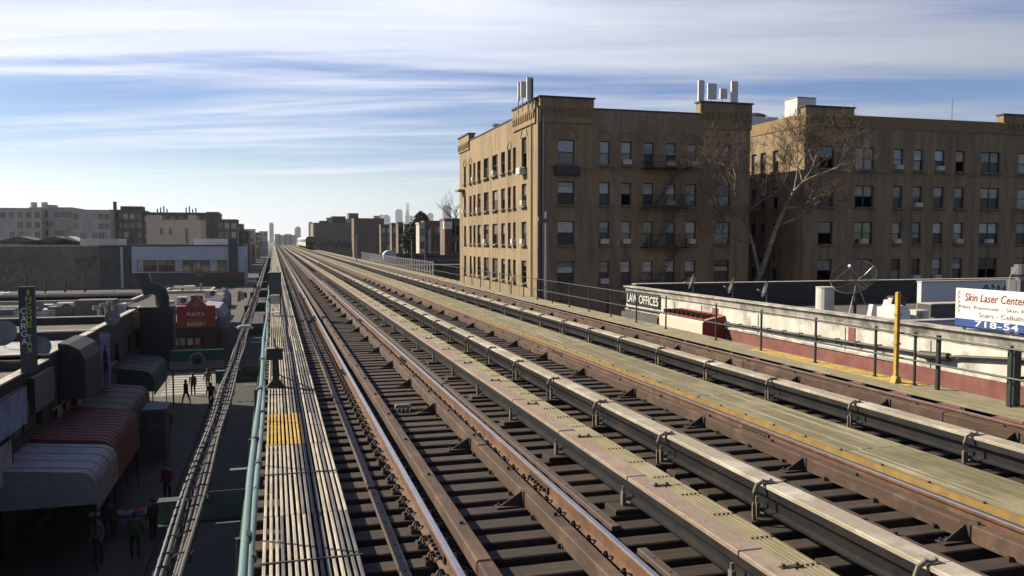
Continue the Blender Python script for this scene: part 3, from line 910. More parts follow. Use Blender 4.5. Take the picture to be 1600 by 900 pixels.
WIN = {}
BLINDS = [mat('blind_%d' % k, c, tuple(x * 0.7 for x in c), 0.25, 3.0, stretch=(1, 1, 8), coat=0.6) for k, c in enumerate(((0.36, 0.40, 0.44), (0.28, 0.26, 0.21), (0.20, 0.21, 0.23), (0.42, 0.42, 0.40)))]
AC = MB().box(-0.3, 0.3, -0.42, 0.05, 0, 0.38)
for k in range(6):
    AC.box(-0.25, 0.25, -0.432, -0.42, 0.05 + 0.05 * k, 0.075 + 0.05 * k)
AC = AC.mesh('air_conditioner', M_offw)


def win_meshes(w, h, style):
    key = (round(w, 2), round(h, 2), style)
    if key in WIN:
        return WIN[key]
    f = MB(); t = 0.07
    f.box(-w / 2, -w / 2 + t, 0, 0.07, 0, h).box(w / 2 - t, w / 2, 0, 0.07, 0, h).box(-w / 2 + t, w / 2 - t, 0, 0.07, 0, t).box(-w / 2 + t, w / 2 - t, 0, 0.07, h - t, h)
    cols = 2 if style == 'double' else 1
    if cols == 2:
        f.box(-0.06, 0.06, 0.002, 0.068, t, h - t)
    f.box(-w / 2 + t, w / 2 - t, 0.004, 0.06, h * 0.5 - 0.035, h * 0.5 + 0.035)
    if style == 'bars':
        for k in range(1, 6):
            x = -w / 2 + w * k / 6
            f.box(x - 0.012, x + 0.012, -0.03, -0.01, 0.02, h * 0.48)
    up = MB().box(-w / 2 + t, w / 2 - t, 0.03, 0.04, h * 0.5 + 0.035, h - t)
    lo = MB().box(-w / 2 + t, w / 2 - t, 0.045, 0.055, t, h * 0.5 - 0.035)
    si = MB().bbox(-w / 2 - 0.08, w / 2 + 0.08, -0.26, 0.02, -0.12, 0.0, 0.02).mesh('sill', M_stone)
    WIN[key] = (f.mesh('window', M_frame), up, lo, si, {})
    return WIN[key]


def window(parent, axis, c, r, sgn, depth, rnd, style='single', ac=False, bright=0.5, sill=True):
    """one window (frame, two panes, sill) set back in its opening; faces sgn along the axis"""
    w, h = r[1] - r[0], r[3] - r[2]
    fm, up, lo, si, cache = win_meshes(w, h, style)
    uc = (r[0] + r[1]) / 2
    if axis == 'y':
        loc = (uc, c - sgn * (depth - 0.08), r[2]); rz = 0 if sgn < 0 else math.pi
    else:
        loc = (c - sgn * (depth - 0.08), uc, r[2]); rz = -math.pi / 2 if sgn < 0 else math.pi / 2
    o = inst('window', fm, parent, loc, rz)
    o.location = Vector(loc) - wloc(parent)

    def sub(nm, mb, m, l=(0, 0, 0)):
        key = (nm, m.name)
        if key not in cache:
            cache[key] = mb.mesh(nm, m) if isinstance(mb, MB) else mb
        s = bpy.data.objects.new(nm, cache[key]); COL.objects.link(s); s.parent = o; s.location = l
        return s
    k = rnd.random()
    um = M_blind if k < bright else (M_curt if k < bright + 0.25 else M_glass)
    k2 = rnd.random()
    sub('pane', up, um)
    sub('pane', lo, M_glass2 if k2 < 0.5 else (M_curt if k2 < 0.7 else M_glass))
    if rnd.random() < 0.5:
        q_ = rnd.choice((0.25, 0.4, 0.55, 0.7))
        bm_ = rnd.choice(BLINDS)
        sub('blind_%d' % int(q_ * 100), MB().box(-w / 2 + 0.08, w / 2 - 0.08, 0.018, 0.028, h * (1 - q_), h - 0.07), bm_).name = 'blind'
    if sill:
        sub('sill', si, M_stone, (0, -(depth - 0.08), 0))
    if ac:
        s = bpy.data.objects.new('air_conditioner', AC); COL.objects.link(s); s.parent = o; s.location = (0, -0.02, 0.07)
        s.scale = (min(1, w / 0.75), 1, 1)
    return o


def px_rects(axis, c, cols, rows):
    out = []
    for (ua, ub) in cols:
        for (va, vb) in rows:
            if axis == 'y':
                um = (ua + ub) / 2
                a = aty(ua, va, c); b = aty(ub, vb, c)
                out.append((a.x, b.x, b.z, a.z))
            else:
                a = atx(ua, va, c); b = atx(ub, vb, c)
                out.append((min(a.y, b.y), max(a.y, b.y), b.z, a.z))
    return out


# ================================================================== tan apartment building
BX, BY = 19.0, 59.4
BXE = aty(1171, 300, BY).x
BYE = 86.4
ZP, ZT = aty(930, 171, BY).z, aty(880, 153.5, BY).z
SH = 2.95
row_t = [aty(940, v, BY).z for v in (220, 284.5, 345.5, 408)]
row_b = [aty(940, v, BY).z for v in (258, 320.5, 382.5, 444.5)]
rowsz = list(zip(row_b, row_t)) + [(row_b[3] - SH * 1.02, row_t[3] - SH * 1.02)]
B1 = thing('apartment_building', 'tan brick apartment building with sunlit side, fire escape and corner towers', 'building', (BX, BY, GZ), 'tan brick apartment buildings')
rnd = random.Random(11)
colsA = [(871, 897.5, 'bars'), (936.5, 952.5, 'single'), (970.5, 986.5, 'single'), (1005, 1021, 'single'), (1039.5, 1055.5, 'single'), (1071.5, 1088, 'single'), (1117, 1141, 'single')]
rA = []
for j, (zb, zt) in enumerate(rowsz):
    for i, (ua, ub, st) in enumerate(colsA):
        rA.append((aty(ua, 330, BY).x, aty(ub, 330, BY).x, zb, zt, st, i, j))
# far wing: the same columns mirrored towards the court
m = MB()
wall_open(m, 'y', BY, BX, BXE, GZ, ZP, rA, 0.24, -1)
sA = m
colsB = [(726.6, 1.6), (735.2, 1.7), (741.3, 1.7), (748.5, 2.6), (759.7, 3.9), (773.4, 4.2), (786, 3.0), (795.8, 2.3), (803.7, 2.2), (818.8, 3.9)]
rB = []
for j, (zb, zt) in enumerate(rowsz):
    for i, (uc, hw) in enumerate(colsB):
        y1, y2 = atx(uc - hw, 330, BX).y, atx(uc + hw, 330, BX).y
        rB.append((min(y1, y2), max(y1, y2), zb, zt + (0.5 if i == 9 and j == 0 else 0), 'double' if i in (4, 5) else 'single', i, j))
for i, (uc, hw) in enumerate(colsB[1:9]):
    y1 = atx(uc, 330, BX).y
    rB.append((y1 - 0.35, y1 + 0.35, row_b[3] - 2.15, row_b[3] - 1.35, 'single', i, 9))
rB = [r for r in rB if r[6] != 4]
wall_open(m, 'x', BX, BY, BYE, GZ, ZP, rB, 0.24, -1)
m.quad((BXE, BY, GZ), (BXE, BYE, GZ), (BXE, BYE, ZP), (BXE, BY, ZP)).quad((BX, BYE, GZ), (BXE, BYE, GZ), (BXE, BYE, ZP), (BX, BYE, ZP))
m.build('wall', M_brick, B1)
# parapet back faces and roof deck
pt = 0.35
MB().quad((BX + pt, BY + pt, ZP - 0.9), (BXE - pt, BY + pt, ZP - 0.9), (BXE - pt, BYE - pt, ZP - 0.9), (BX + pt, BYE - pt, ZP - 0.9)).build('roof', M_roofs, B1)
m = MB()
for a, b, c_, d in ((BX + 0.01, BXE - 0.01, BY + 0.01, BY + pt), (BX + 0.01, BXE - 0.01, BYE - pt, BYE - 0.01), (BX + 0.01, BX + pt, BY + pt, BYE - pt), (BXE - pt, BXE - 0.01, BY + pt, BYE - pt)):
    m.box(a, b, c_, d, ZP - 0.95, ZP - 0.004)
m.build('parapet', M_bricktrim, B1)
m = MB()
for a, b, c_, d in ((BX - 0.06, BXE + 0.06, BY - 0.06, BY + pt), (BX - 0.06, BXE + 0.06, BYE - pt, BYE + 0.06), (BX - 0.06, BX + pt, BY + pt, BYE - pt), (BXE - pt, BXE + 0.06, BY + pt, BYE - pt)):
    m.box(a, b, c_, d, ZP, ZP + 0.1)
m.build('coping', M_dark, B1)


def tower(parent, x0, x1, y0, y1, zb, zt, faces, name='corner_tower'):
    o = MB().box(x0, x1, y0, y1, zb, zt).build(name, M_brick, parent)
    MB().box(x0 - 0.1, x1 + 0.1, y0 - 0.1, y1 + 0.1, zt, zt + 0.12).build('tower_coping', M_dark, o)
    cm = MB().box(-0.11, 0.11, -0.09, 0.0, 0, 0.42).box(-0.2, 0.2, -0.09, 0.0, 0.42, 0.6).mesh('corbel', M_bricktrim)
    for fc in faces:
        if fc == 'y':
            n = max(2, int((x1 - x0) / 0.5))
            for k in range(n):
                inst('corbel', cm, o, (x0 + 0.25 + (x1 - x0 - 0.5) * k / (n - 1), y0 - 0.002, zt - 1.3))
        else:
            n = max(2, int((y1 - y0) / 0.5))
            for k in range(n):
                inst('corbel', cm, o, (x0 - 0.002, y0 + 0.25 + (y1 - y0 - 0.5) * k / (n - 1), zt - 1.3), -math.pi / 2)
    return o


xa_, xb_ = aty(843, 200, BY).x, aty(927, 200, BY).x
tower(B1, xa_, xb_, BY - 0.12, BY + 0.5, ZP - 1.1, ZT, 'y')
ya_ = atx(803, 200, BX).y
tower(B1, BX - 0.12, BX + 0.5, BY + 0.35, ya_, ZP - 1.1, ZT - 0.1, 'x')
tower(B1, aty(1093, 200, BY).x, BXE + 0.05, BY - 0.12, BY + 0.6, ZP - 1.1, aty(1130, 162, BY).z, 'y')
tower(B1, BX - 0.12, BX + 0.5, atx(734, 200, BX).y, BYE + 0.02, ZP - 0.8, ZP + 0.7, 'x')
ACS = {(1, 2), (2, 0), (2, 2), (4, 0), (5, 0), (5, 2), (1, 3), (5, 3), (4, 1)}
for r in rA:
    window(B1, 'y', BY, r, -1, 0.24, rnd, r[4], (r[5], r[6]) in ACS, 0.72 if r[6] < 2 else 0.35)
for r in rB:
    window(B1, 'x', BX, r, -1, 0.24, rnd, r[4], r[6] < 4 and rnd.random() < 0.22, 0.25, r[6] != 9)
# arched brick hoods over the top windows, panels, string course, downpipes
def hood(parent, axis, c, uc, z, rad, th=0.16, d=0.05):
    mb = MB(); n = 9
    for k in range(n):
        t0, t1 = math.pi * k / n, math.pi * (k + 1) / n
        pr = [(uc + rr * math.cos(t), z + rr * math.sin(t)) for rr, t in ((rad, t0), (rad + th, t0), (rad + th, t1), (rad, t1))]
        if axis == 'y':
            mb.prism(pr, 'y', c - d, c - 0.002)
        else:
            mb.prism(pr, 'x', c - d, c - 0.002)
    mb.build('arch_hood', M_bricktrim, parent)


for r in rA:
    if r[6] == 0:
        hood(B1, 'y', BY, (r[0] + r[1]) / 2, r[3] + 0.05, (r[1] - r[0]) / 2 + 0.15)
for r in rB:
    if r[6] == 0 and r[5] in (0, 1, 7, 9):
        hood(B1, 'x', BX, (r[0] + r[1]) / 2, r[3] + 0.02, (r[1] - r[0]) / 2 + 0.08)
for j, (zb, zt) in enumerate(rowsz):
    if j == 0:
        MB().box(BX + 0.8, BXE, BY - 0.05, BY - 0.002, zb - 0.32, zb - 0.2).build('string_course', M_bricktrim, B1)
r0 = rA[0]
MB().box(r0[0] - 0.3, r0[1] + 0.3, BY - 0.42, BY - 0.003, r0[2] - 0.85, r0[2] - 0.14).build('window_box', M_dark, B1)
for u_, w_ in ((848, 0.09), (838.5, 0.05)):
    x_ = aty(u_, 300, BY).x if u_ > 840 else BX + 0.25
    MB().cyl(max(x_, BX + 0.1), BY - 0.1, GZ, ZP - 0.2, w_, seg=8).build('downpipe', M_steel if u_ > 840 else M_dark, B1)
yd = atx(832, 300, BX).y
MB().cyl(BX - 0.1, yd, GZ, ZP - 0.3, 0.06, seg=8).build('downpipe', M_bricktrim, B1)
MB().box(BX - 0.55, BX - 0.01, atx(818.8, 300, BX).y - 0.55, atx(818.8, 300, BX).y + 0.45, row_b[0] - 0.55, row_b[0] - 0.05).build('balcony_box', M_offw, B1)
MB().box(BX - 0.7, BX - 0.01, atx(724, 300, BX).y - 0.8, atx(724, 300, BX).y + 0.8, row_b[0] - 0.7, row_b[0] - 0.5).build('balcony_slab', M_bricktrim, B1)
# ghost lettering painted across the parapet
gx0, gx1 = aty(936, 190, BY).x, aty(1080, 190, BY).x
gm = text_mesh('SITEVEN', gx1 - gx0, 0.95, mat('worn_white_paint', (0.30, 0.25, 0.18), (0.40, 0.32, 0.2), 0.9, 3.5, contrast=(0.45, 0.55), third=(0.42, 0.36, 0.27), tscale=1.2), space=1.2)
inst('painted_lettering', gm, B1, (gx0, BY - 0.004, aty(1000, 196, BY).z))

# fire escape
fx0, fx1 = aty(1001, 300, BY).x, aty(1068, 300, BY).x
FE = thing('fire_escape', 'black iron fire escape zigzagging down the shaded tan facade', 'fire escape', (fx0, BY - 1.2, row_b[3]))
for j in range(4):
    zf = row_b[j] - 0.15
    pl = MB()
    for k in range(12):
        pl.box(fx0, fx1, BY - 1.1 + 0.09 * k, BY - 1.06 + 0.09 * k, zf - 0.04, zf)
    pl.box(fx0, fx0 + 0.05, BY - 1.12, BY - 0.01, zf - 0.1, zf - 0.04).box(fx1 - 0.05, fx1, BY - 1.12, BY - 0.01, zf - 0.1, zf - 0.04)
    pl.build('platform', M_black, FE)
    ra = MB()
    for hh in (0.45, 0.95):
        ra.box(fx0, fx1, BY - 1.13, BY - 1.10, zf + hh - 0.03, zf + hh)
        ra.box(fx0, fx0 + 0.03, BY - 1.1, BY - 0.01, zf + hh - 0.03, zf + hh).box(fx1 - 0.03, fx1, BY - 1.1, BY - 0.01, zf + hh - 0.03, zf + hh)
    nb_ = 16
    for k in range(nb_ + 1):
        x_ = fx0 + (fx1 - fx0 - 0.03) * k / nb_
        ra.box(x_, x_ + 0.025, BY - 1.128, BY - 1.104, zf, zf + 0.92)
    ra.build('guard_rail', M_black, FE)
    if j < 3:
        zl = row_b[j + 1] - 0.15
        xs, xe = fx1 - 0.7, fx0 + 0.8
        st = MB()
        for s_ in (-0.95, -0.45):
            st.tube([(xs, BY + s_, zf), (xe, BY + s_, zl)], 0.035, 4)
        for k in range(1, 12):
            q_ = k / 12
            st.box(xs + (xe - xs) * q_ - 0.1, xs + (xe - xs) * q_ + 0.1, BY - 0.95, BY - 0.45, zf + (zl - zf) * q_ - 0.012, zf + (zl - zf) * q_ + 0.012)
        st.tube([(xs, BY - 0.97, zf + 0.8), (xe, BY - 0.97, zl + 0.8)], 0.02, 4)
        st.build('stair', M_black, FE)

# phone antennas on the towers
def antenna(u0, u1, vt, vb, y, label, zb=None, m_=None):
    a, b = aty(u0, vt, y), aty(u1, vb, y)
    z0 = b.z if zb is None else zb
    t = thing('panel_antenna', label, 'antenna', ((a.x + b.x) / 2, y, z0), 'panel antennas on the tan roof')
    w = b.x - a.x
    MB().bbox(a.x, b.x, y - 0.09, y + 0.09, b.z + 0.02 if zb else z0 + 0.02, a.z, 0.03).build('radome', m_ or M_white, t)
    MB().cyl((a.x + b.x) / 2, y + 0.16, z0 - 1.0, a.z - 0.25, 0.04, seg=8).build('mount_pole', M_steel, t)
    MB().box((a.x + b.x) / 2 - 0.03, (a.x + b.x) / 2 + 0.03, y + 0.088, y + 0.14, a.z - 0.5, a.z - 0.4).build('clamp', M_dark, t)
    return t


antenna(1091, 1099.5, 125, 162, BY + 0.25, 'leftmost slim white panel antenna on the right tower')
antenna(1105.5, 1119, 130, 156, BY + 0.5, 'broad white panel antenna, second on the right tower')
antenna(1125, 1135.5, 138, 155, BY + 0.5, 'short small white panel antenna on the right tower')
antenna(1142.5, 1152, 126.5, 161, BY + 0.25, 'rightmost slim white panel antenna on the right tower')
antenna(809, 812.5, 128, 158, BY + 2.4, 'thinnest panel antenna at the left of the corner cluster')
antenna(813.5, 821.5, 127, 153, BY + 1.8, 'broad cream panel antenna within the corner cluster', m_=M_offw)
antenna(823, 830, 120, 156, BY + 0.9, 'tallest white panel antenna above the sunlit corner')
antenna(831, 832.8, 121, 156, BY + 0.7, 'thin dark whip antenna beside the corner cluster', m_=M_dark)
p_ = aty(752, 205, 78)
t = thing('roof_vent', 'grey vent stack rising above the sunlit roof edge', 'vent', (BX + 1.5, 74, ZP))
MB().cyl(BX + 1.5, 77, ZP - 0.9, ZP + 0.95, 0.32, seg=10).build('flue', M_steel, t)
MB().cyl(BX + 1.5, 77, ZP + 0.95, ZP + 1.1, 0.42, seg=10).build('cap', M_steel, t)
t = thing('roof_ladder', 'low pale roof hatch rail on the sunlit roof', 'rail', (BX + 2, 71, ZP))
for k in range(4):
    MB().box(BX + 1.6, BX + 1.65, 69 + 1.2 * k, 69.05 + 1.2 * k, ZP - 0.9, ZP + 0.55).build('upright', M_steel, t)
MB().box(BX + 1.6, BX + 1.65, 69, 72.7, ZP + 0.5, ZP + 0.55).build('top_bar', M_steel, t)

# ================================================================== second tan building
CX = aty(1256, 300, BY).x
CXE = CX + 23.5
CYE = 84.0
ZP2 = aty(1340, 182.5, BY).z
B2 = thing('apartment_building', 'second tan brick apartment building, mostly in shade behind the bare tree', 'building', (CX, BY, GZ), 'tan brick apartment buildings')
rnd = random.Random(23)
colsC = [(1279, 1302, 'single'), (1335, 1364.5, 'double'), (1394.5, 1409.5, 'single'), (1426, 1440.5, 'single'), (1458.5, 1474, 'single'), (1491, 1506, 'single'), (1531, 1561, 'double'), (1589, 1606, 'single'), (1632, 1648, 'single')]
row2t = [aty(1430, v, BY).z for v in (233.5, 291.5, 347.5, 404)]
row2b = [aty(1430, v, BY).z for v in (267, 325, 381.5, 438)]
rC = []
for j in range(4):
    for i, (ua, ub, st) in enumerate(colsC):
        rC.append((aty(ua, 330, BY).x, aty(ub, 330, BY).x, row2b[j], row2t[j], st, i, j))
m = wall_open(MB(), 'y', BY, CX, CXE, GZ, ZP2, rC, 0.24, -1)
rD = []
for j in range(4):
    for i, uc in enumerate((1177.5, 1191.5, 1211)):
        y_ = atx(uc, 300, CX).y
        rD.append((y_ - 0.42, y_ + 0.42, row2b[j], row2t[j], 'single', i, j))
wall_open(m, 'x', CX, BY, CYE, GZ, ZP2, rD, 0.24, -1)
m.quad((CXE, BY, GZ), (CXE, CYE, GZ), (CXE, CYE, ZP2), (CXE, BY, ZP2)).quad((CX, CYE, GZ), (CXE, CYE, GZ), (CXE, CYE, ZP2), (CX, CYE, ZP2))
m.build('wall', M_brick, B2)
MB().quad((CX + pt, BY + pt, ZP2 - 0.9), (CXE - pt, BY + pt, ZP2 - 0.9), (CXE - pt, CYE - pt, ZP2 - 0.9), (CX + pt, CYE - pt, ZP2 - 0.9)).build('roof', M_roofs, B2)
m = MB()
for a, b, c_, d in ((CX - 0.06, CXE + 0.06, BY - 0.06, BY + pt), (CX - 0.06, CXE + 0.06, CYE - pt, CYE + 0.06), (CX - 0.06, CX + pt, BY + pt, CYE - pt), (CXE - pt, CXE + 0.06, BY + pt, CYE - pt)):
    m.box(a, b, c_, d, ZP2 - 0.9, ZP2 + 0.1)
m.build('parapet', M_bricktrim, B2)
tower(B2, CX - 0.05, aty(1333, 200, BY).x, BY - 0.12, BY + 0.6, ZP2 - 0.9, aty(1300, 168.5, BY).z, 'y')
tower(B2, aty(1566, 200, BY).x, aty(1660, 200, BY).x, BY - 0.12, BY + 0.6, ZP2 - 0.9, aty(1590, 181, BY).z, 'y')
ACS2 = {(2, 0), (4, 0), (3, 1), (2, 2), (5, 2), (6, 2), (3, 3), (4, 3), (1, 2)}
for r in rC:
    window(B2, 'y', BY, r, -1, 0.24, rnd, r[4], (r[5], r[6]) in ACS2, 0.4)
for r in rD:
    window(B2, 'x', CX, r, -1, 0.24, rnd, 'single', False, 0.3)
MB().box(CX + 0.02, CXE, BY - 0.05, BY - 0.002, row2b[0] - 0.32, row2b[0] - 0.2).build('string_course', M_bricktrim, B2)
# link block closing the court
B3 = thing('court_wing', 'shaded brick rear wing closing the court between the tan buildings', 'building', (BXE, 76, GZ))
MB().box(BXE + 0.01, CX - 0.01, 78, 83, GZ, ZP - 2.5).build('wall', M_brick, B3)
MB().box(BXE + 0.01, CX - 0.01, 77.9, 83.1, ZP - 2.5, ZP - 2.35).build('coping', M_dark, B3)
# rooftop pieces of the second building
a, b = aty(1246, 152, BY + 2.5), aty(1274.5, 180, BY + 2.5)
t = thing('roof_shed', 'white square box standing behind the second tower', 'shed', (a.x, BY + 2.5, ZP2))
MB().bbox(a.x, b.x, BY + 2.5, BY + 4.3, ZP2 - 0.9, a.z, 0.05).build('shed_body', M_white, t)
MB().box(a.x - 0.05, b.x + 0.05, BY + 2.45, BY + 4.35, a.z, a.z + 0.05).build('shed_lid', M_coping, t)
a, b = aty(1168, 180, 92), aty(1216, 195, 92)
t = thing('roof_bulkhead', 'pale roof bulkhead with dark dome seen beyond the court', 'bulkhead', (a.x, 92, ZP2))
MB().box(a.x, b.x, 92, 96, ZP2 - 8, a.z - 0.1).build('bulkhead_wall', M_blugrey, t)
MB().dome((a.x + b.x) / 2, 94, a.z - 0.1, 1.7, 0.75, 16, 4).build('dome', M_dark, t)
MB().cyl(aty(1199, 180, 91.8).x, 91.85, ZP2 - 4, a.z + 0.1, 0.07, seg=8).build('standpipe', M_white, t)
a = aty(1488, 155, BY + 3)
t = thing('roof_mast', 'thin mast rising from the second building roof', 'mast', (a.x, BY + 3, ZP2))
MB().cyl(a.x, BY + 3, ZP2 - 0.9, a.z, 0.035, seg=6).build('mast_pole', M_steel, t)
MB().box(a.x - 0.25, a.x + 0.75, BY + 2.6, BY + 3.4, ZP2 - 0.9, ZP2 + 0.55).build('mast_housing', M_steel, t)
t = thing('roof_rail', 'thin wire roof rail right of the mast', 'rail', (a.x + 1, BY + 4, ZP2))
rl = MB().box(a.x + 1.0, a.x + 4.2, BY + 4, BY + 4.03, ZP2 + 0.7, ZP2 + 0.73).box(a.x + 1.0, a.x + 4.2, BY + 4, BY + 4.03, ZP2 + 0.35, ZP2 + 0.37)
rl.build('wire', M_steel, t)
for k in range(4):
    MB().box(a.x + 1.0 + 1.05 * k, a.x + 1.03 + 1.05 * k, BY + 4.03, BY + 4.06, ZP2 - 0.9, ZP2 + 0.73).build('upright', M_steel, t)

# ================================================================== bare plane tree
def bare_tree(name, label, base, stems, seed, levels, m_b, m_t, group=None, cat='tree', tw=1.0, lk=1.0):
    rnd = random.Random(seed)
    t = thing(name, label, cat, base, group)
    tr = MB(); tr.cur = 0
    br = MB(); tg = MB()
    def grow(p, d, ln, r, lev):
        n = 5 if lev < 2 else 4
        pts = [p]; rs = [r]; dd = d.normalized()
        for k in range(n):
            dd = (dd + Vector((rnd.uniform(-1, 1), rnd.uniform(-1, 1), rnd.uniform(-0.55, 0.85))) * (0.17 + 0.05 * lev)).normalized()
            p = p + dd * (ln / n); pts.append(p); rs.append(max(r * (1 - 0.5 * (k + 1) / n), 0.011 * tw))
        (br if lev <= 2 else tg).tube(pts, rs, 5 if lev < 3 else 3, cap=False)
        if lev >= levels:
            return
        kids = 4 if lev < 3 else rnd.choice((4, 4, 5))
        for q in range(kids):
            i = rnd.randint(2, n)
            ax = Vector((rnd.uniform(-1, 1), rnd.uniform(-1, 1), rnd.uniform(-0.3, 0.8))).normalized()
            nd = (pts[min(i, n)] - pts[i - 1]).normalized() * 0.75 + ax * 0.75
            grow(pts[i], nd, ln * rnd.uniform(0.55, 0.8), rs[i] * 0.72, lev + 1)
    for st in stems:
        pts = [Vector(q) for q in st['path']]
        n = len(pts)
        rs = [st['r0'] + (st['r1'] - st['r0']) * k / (n - 1) for k in range(n)]
        tr.tube(pts, rs, 9)
        for (i, d, ln) in st['limbs']:
            grow(pts[i], Vector(d), ln * lk, rs[i] * 0.75, 1)
    tr.build('trunk', m_b, t, smooth=True)
    br.build('limbs', m_b, t, smooth=True)
    tg.build('twigs', m_t, t, kind='stuff')
    return t


TY = 54.5
def tp(u, v, dy=0.0):
    return aty(u, v, TY + dy)
b0 = tp(1192, 440); b0 = Vector((b0.x - 0.2, TY, GZ))
bare_tree('plane_tree', 'large bare plane tree with pale limbs before the second tan building', b0, [
    {'path': [b0, b0 + Vector((0.05, 0, 4)), tp(1184, 440), tp(1200, 395), tp(1213, 355), tp(1226, 325), tp(1240, 300, -0.3), tp(1254, 285, -0.5)], 'r0': 0.27, 'r1': 0.085,
     'limbs': [(7, (0.6, -0.2, 0.8), 4.6), (7, (1, 0.2, 0.15), 4.6), (6, (-0.9, -0.3, 0.5), 3.6), (7, (0.1, 0.4, 1), 4.0), (5, (1, -0.4, 0.1), 4.4), (7, (1.0, -0.5, 0.6), 5.0), (6, (0.3, 0.3, 1), 3.8), (4, (1.0, 0.0, 0.25), 4.2)]},
    {'path': [b0 + Vector((-0.1, 0.1, 3.0)), tp(1186, 425), tp(1176, 380), tp(1160, 335), tp(1148, 300, -0.4)], 'r0': 0.15, 'r1': 0.06,
     'limbs': [(4, (-0.5, 0, 0.9), 3.8), (4, (-1, -0.3, 0.1), 3.6), (3, (-1, 0.2, -0.1), 4.2), (4, (0.4, 0.2, 1), 3.8), (3, (0.8, -0.3, 0.6), 3.0), (2, (-1, 0.1, 0.15), 3.6), (4, (-0.9, 0.1, 0.7), 3.4)]},
], 5, 5, M_bark, M_twig, tw=0.8, lk=0.66)

# ================================================================== low white building right
WX = 19.0; WY0, WY1, WXE = 4.0, 43.1, 47.0
WZ = -2.56
LB = thing('shop_building', 'low white-walled shop building with red painted base right of the tracks', 'building', (WX, 24, GZ))
zr = -3.86
MB().box(WX, WXE, WY0, WY1, GZ, zr).build('red_wall', M_redw, LB)
MB().box(WX + 0.02, WX + 0.4, WY0 + 0.02, WY1 - 0.02, zr, WZ - 0.45).box(WX + 0.4, WXE - 0.02, WY1 - 0.42, WY1 - 0.02, zr, WZ - 0.1).box(WXE - 0.4, WXE - 0.02, WY0, WY1 - 0.42, zr, WZ - 0.1).build('white_wall', M_wallw, LB)
# concave moulding in lengths along the street front
for a, b in seglens(WY0, WY1, 3.3, 1.0):
    MB().prism([(WX + 0.4, WZ - 0.45), (WX + 0.02, WZ - 0.45), (WX + 0.01, WZ - 0.3), (WX - 0.04, WZ - 0.16), (WX - 0.13, WZ - 0.06), (WX - 0.16, WZ - 0.05), (WX - 0.16, WZ), (WX + 0.4, WZ)], 'y', a + 0.006, b - 0.006).build('cornice', M_conc, LB)
MB().box(WX + 0.38, WXE - 0.4, WY1 - 0.43, WY1 + 0.02, WZ - 0.1, WZ + 0.08).build('rear_parapet', M_dark, LB)
MB().box(WX + 0.38, WXE, WY1 - 0.5, WY1 + 0.06, WZ + 0.08, WZ + 0.12).build('rear_coping', M_coping, LB)
MB().box(WX + 0.42, WXE - 0.4, WY1 - 0.47, WY1 - 0.43, -3.83, WZ + 0.07).build('rear_shade_sheet', M_black, LB)  # black sheet paints the shade on the parapet's inner face
MB().quad((WX + 0.4, WY0, -3.84), (WXE - 0.4, WY0, -3.84), (WXE - 0.4, WY1 - 0.42, -3.84), (WX + 0.4, WY1 - 0.42, -3.84)).build('roof', M_rooft, LB)
for y_, w_, z0_, z1_ in ((23.9, 0.34, -3.6, -3.0), (33.0, 0.5, -3.55, -3.05)):
    MB().box(WX - 0.006, WX + 0.02, y_, y_ + w_, z0_, z1_).build('red_patch', M_redw, LB)
for y_ in (20.5, 24.4, 29.8, 34.5, 37.2):
    MB().box(WX - 0.008, WX + 0.018, y_, y_ + 0.03, zr + 0.01, WZ - 0.46).build('wall_joint', M_conc, LB)
MB().box(WX - 0.05, WX + 0.018, 22, WY1, zr - 0.02, zr + 0.05).build('ledge', M_conc, LB)
pm_ = [(WX - 0.1, 42.8, -3.72), (WX - 0.1, 32.2, -3.62), (WX - 0.1, 22.8, -3.47), (WX - 0.1, 21.0, -3.44), (WX - 0.14, 20.2, -3.52), (WX - 0.1, 19.4, -3.36), (WX - 0.1, 17.2, -3.14), (WX - 0.12, 10, -3.1)]
MB().tube(pm_, 0.05, 7).build('conduit', M_cable, LB)
MB().tube([(WX - 0.14, 20.75, -3.47), (WX - 0.14, 19.65, -3.4)], 0.12, 9).build('conduit_sleeve', M_cable, LB)
for k in range(16):
    y_ = 22.6 + 1.05 * k
    MB().box(WX - 0.16, WX + 0.018, y_, y_ + 0.04, -3.56 + (22.8 - y_) * 0.016, -3.40 + (22.8 - y_) * 0.016).build('conduit_hanger', M_clip, LB)
# grey grille below the sign
MB().box(WX - 0.35, WX - 0.01, 38.4, 42.9, -4.55, -3.95).build('shop_hood', M_cabin, LB)

# lettered board
t = thing('law_sign', 'black board lettered LAW OFFICES at the end of the white wall', 'sign', (WX - 0.06, 40.8, -3.2))
MB().box(WX - 0.06, WX - 0.0, 38.75, 42.9, -3.53, -2.82).build('board', M_black, t)
lw = text_mesh('LAW OFFICES', 3.9, 0.46, M_white)
o = inst('lettering', lw, t, (WX - 0.064, 42.78, -3.42), -math.pi / 2)
lw2 = o

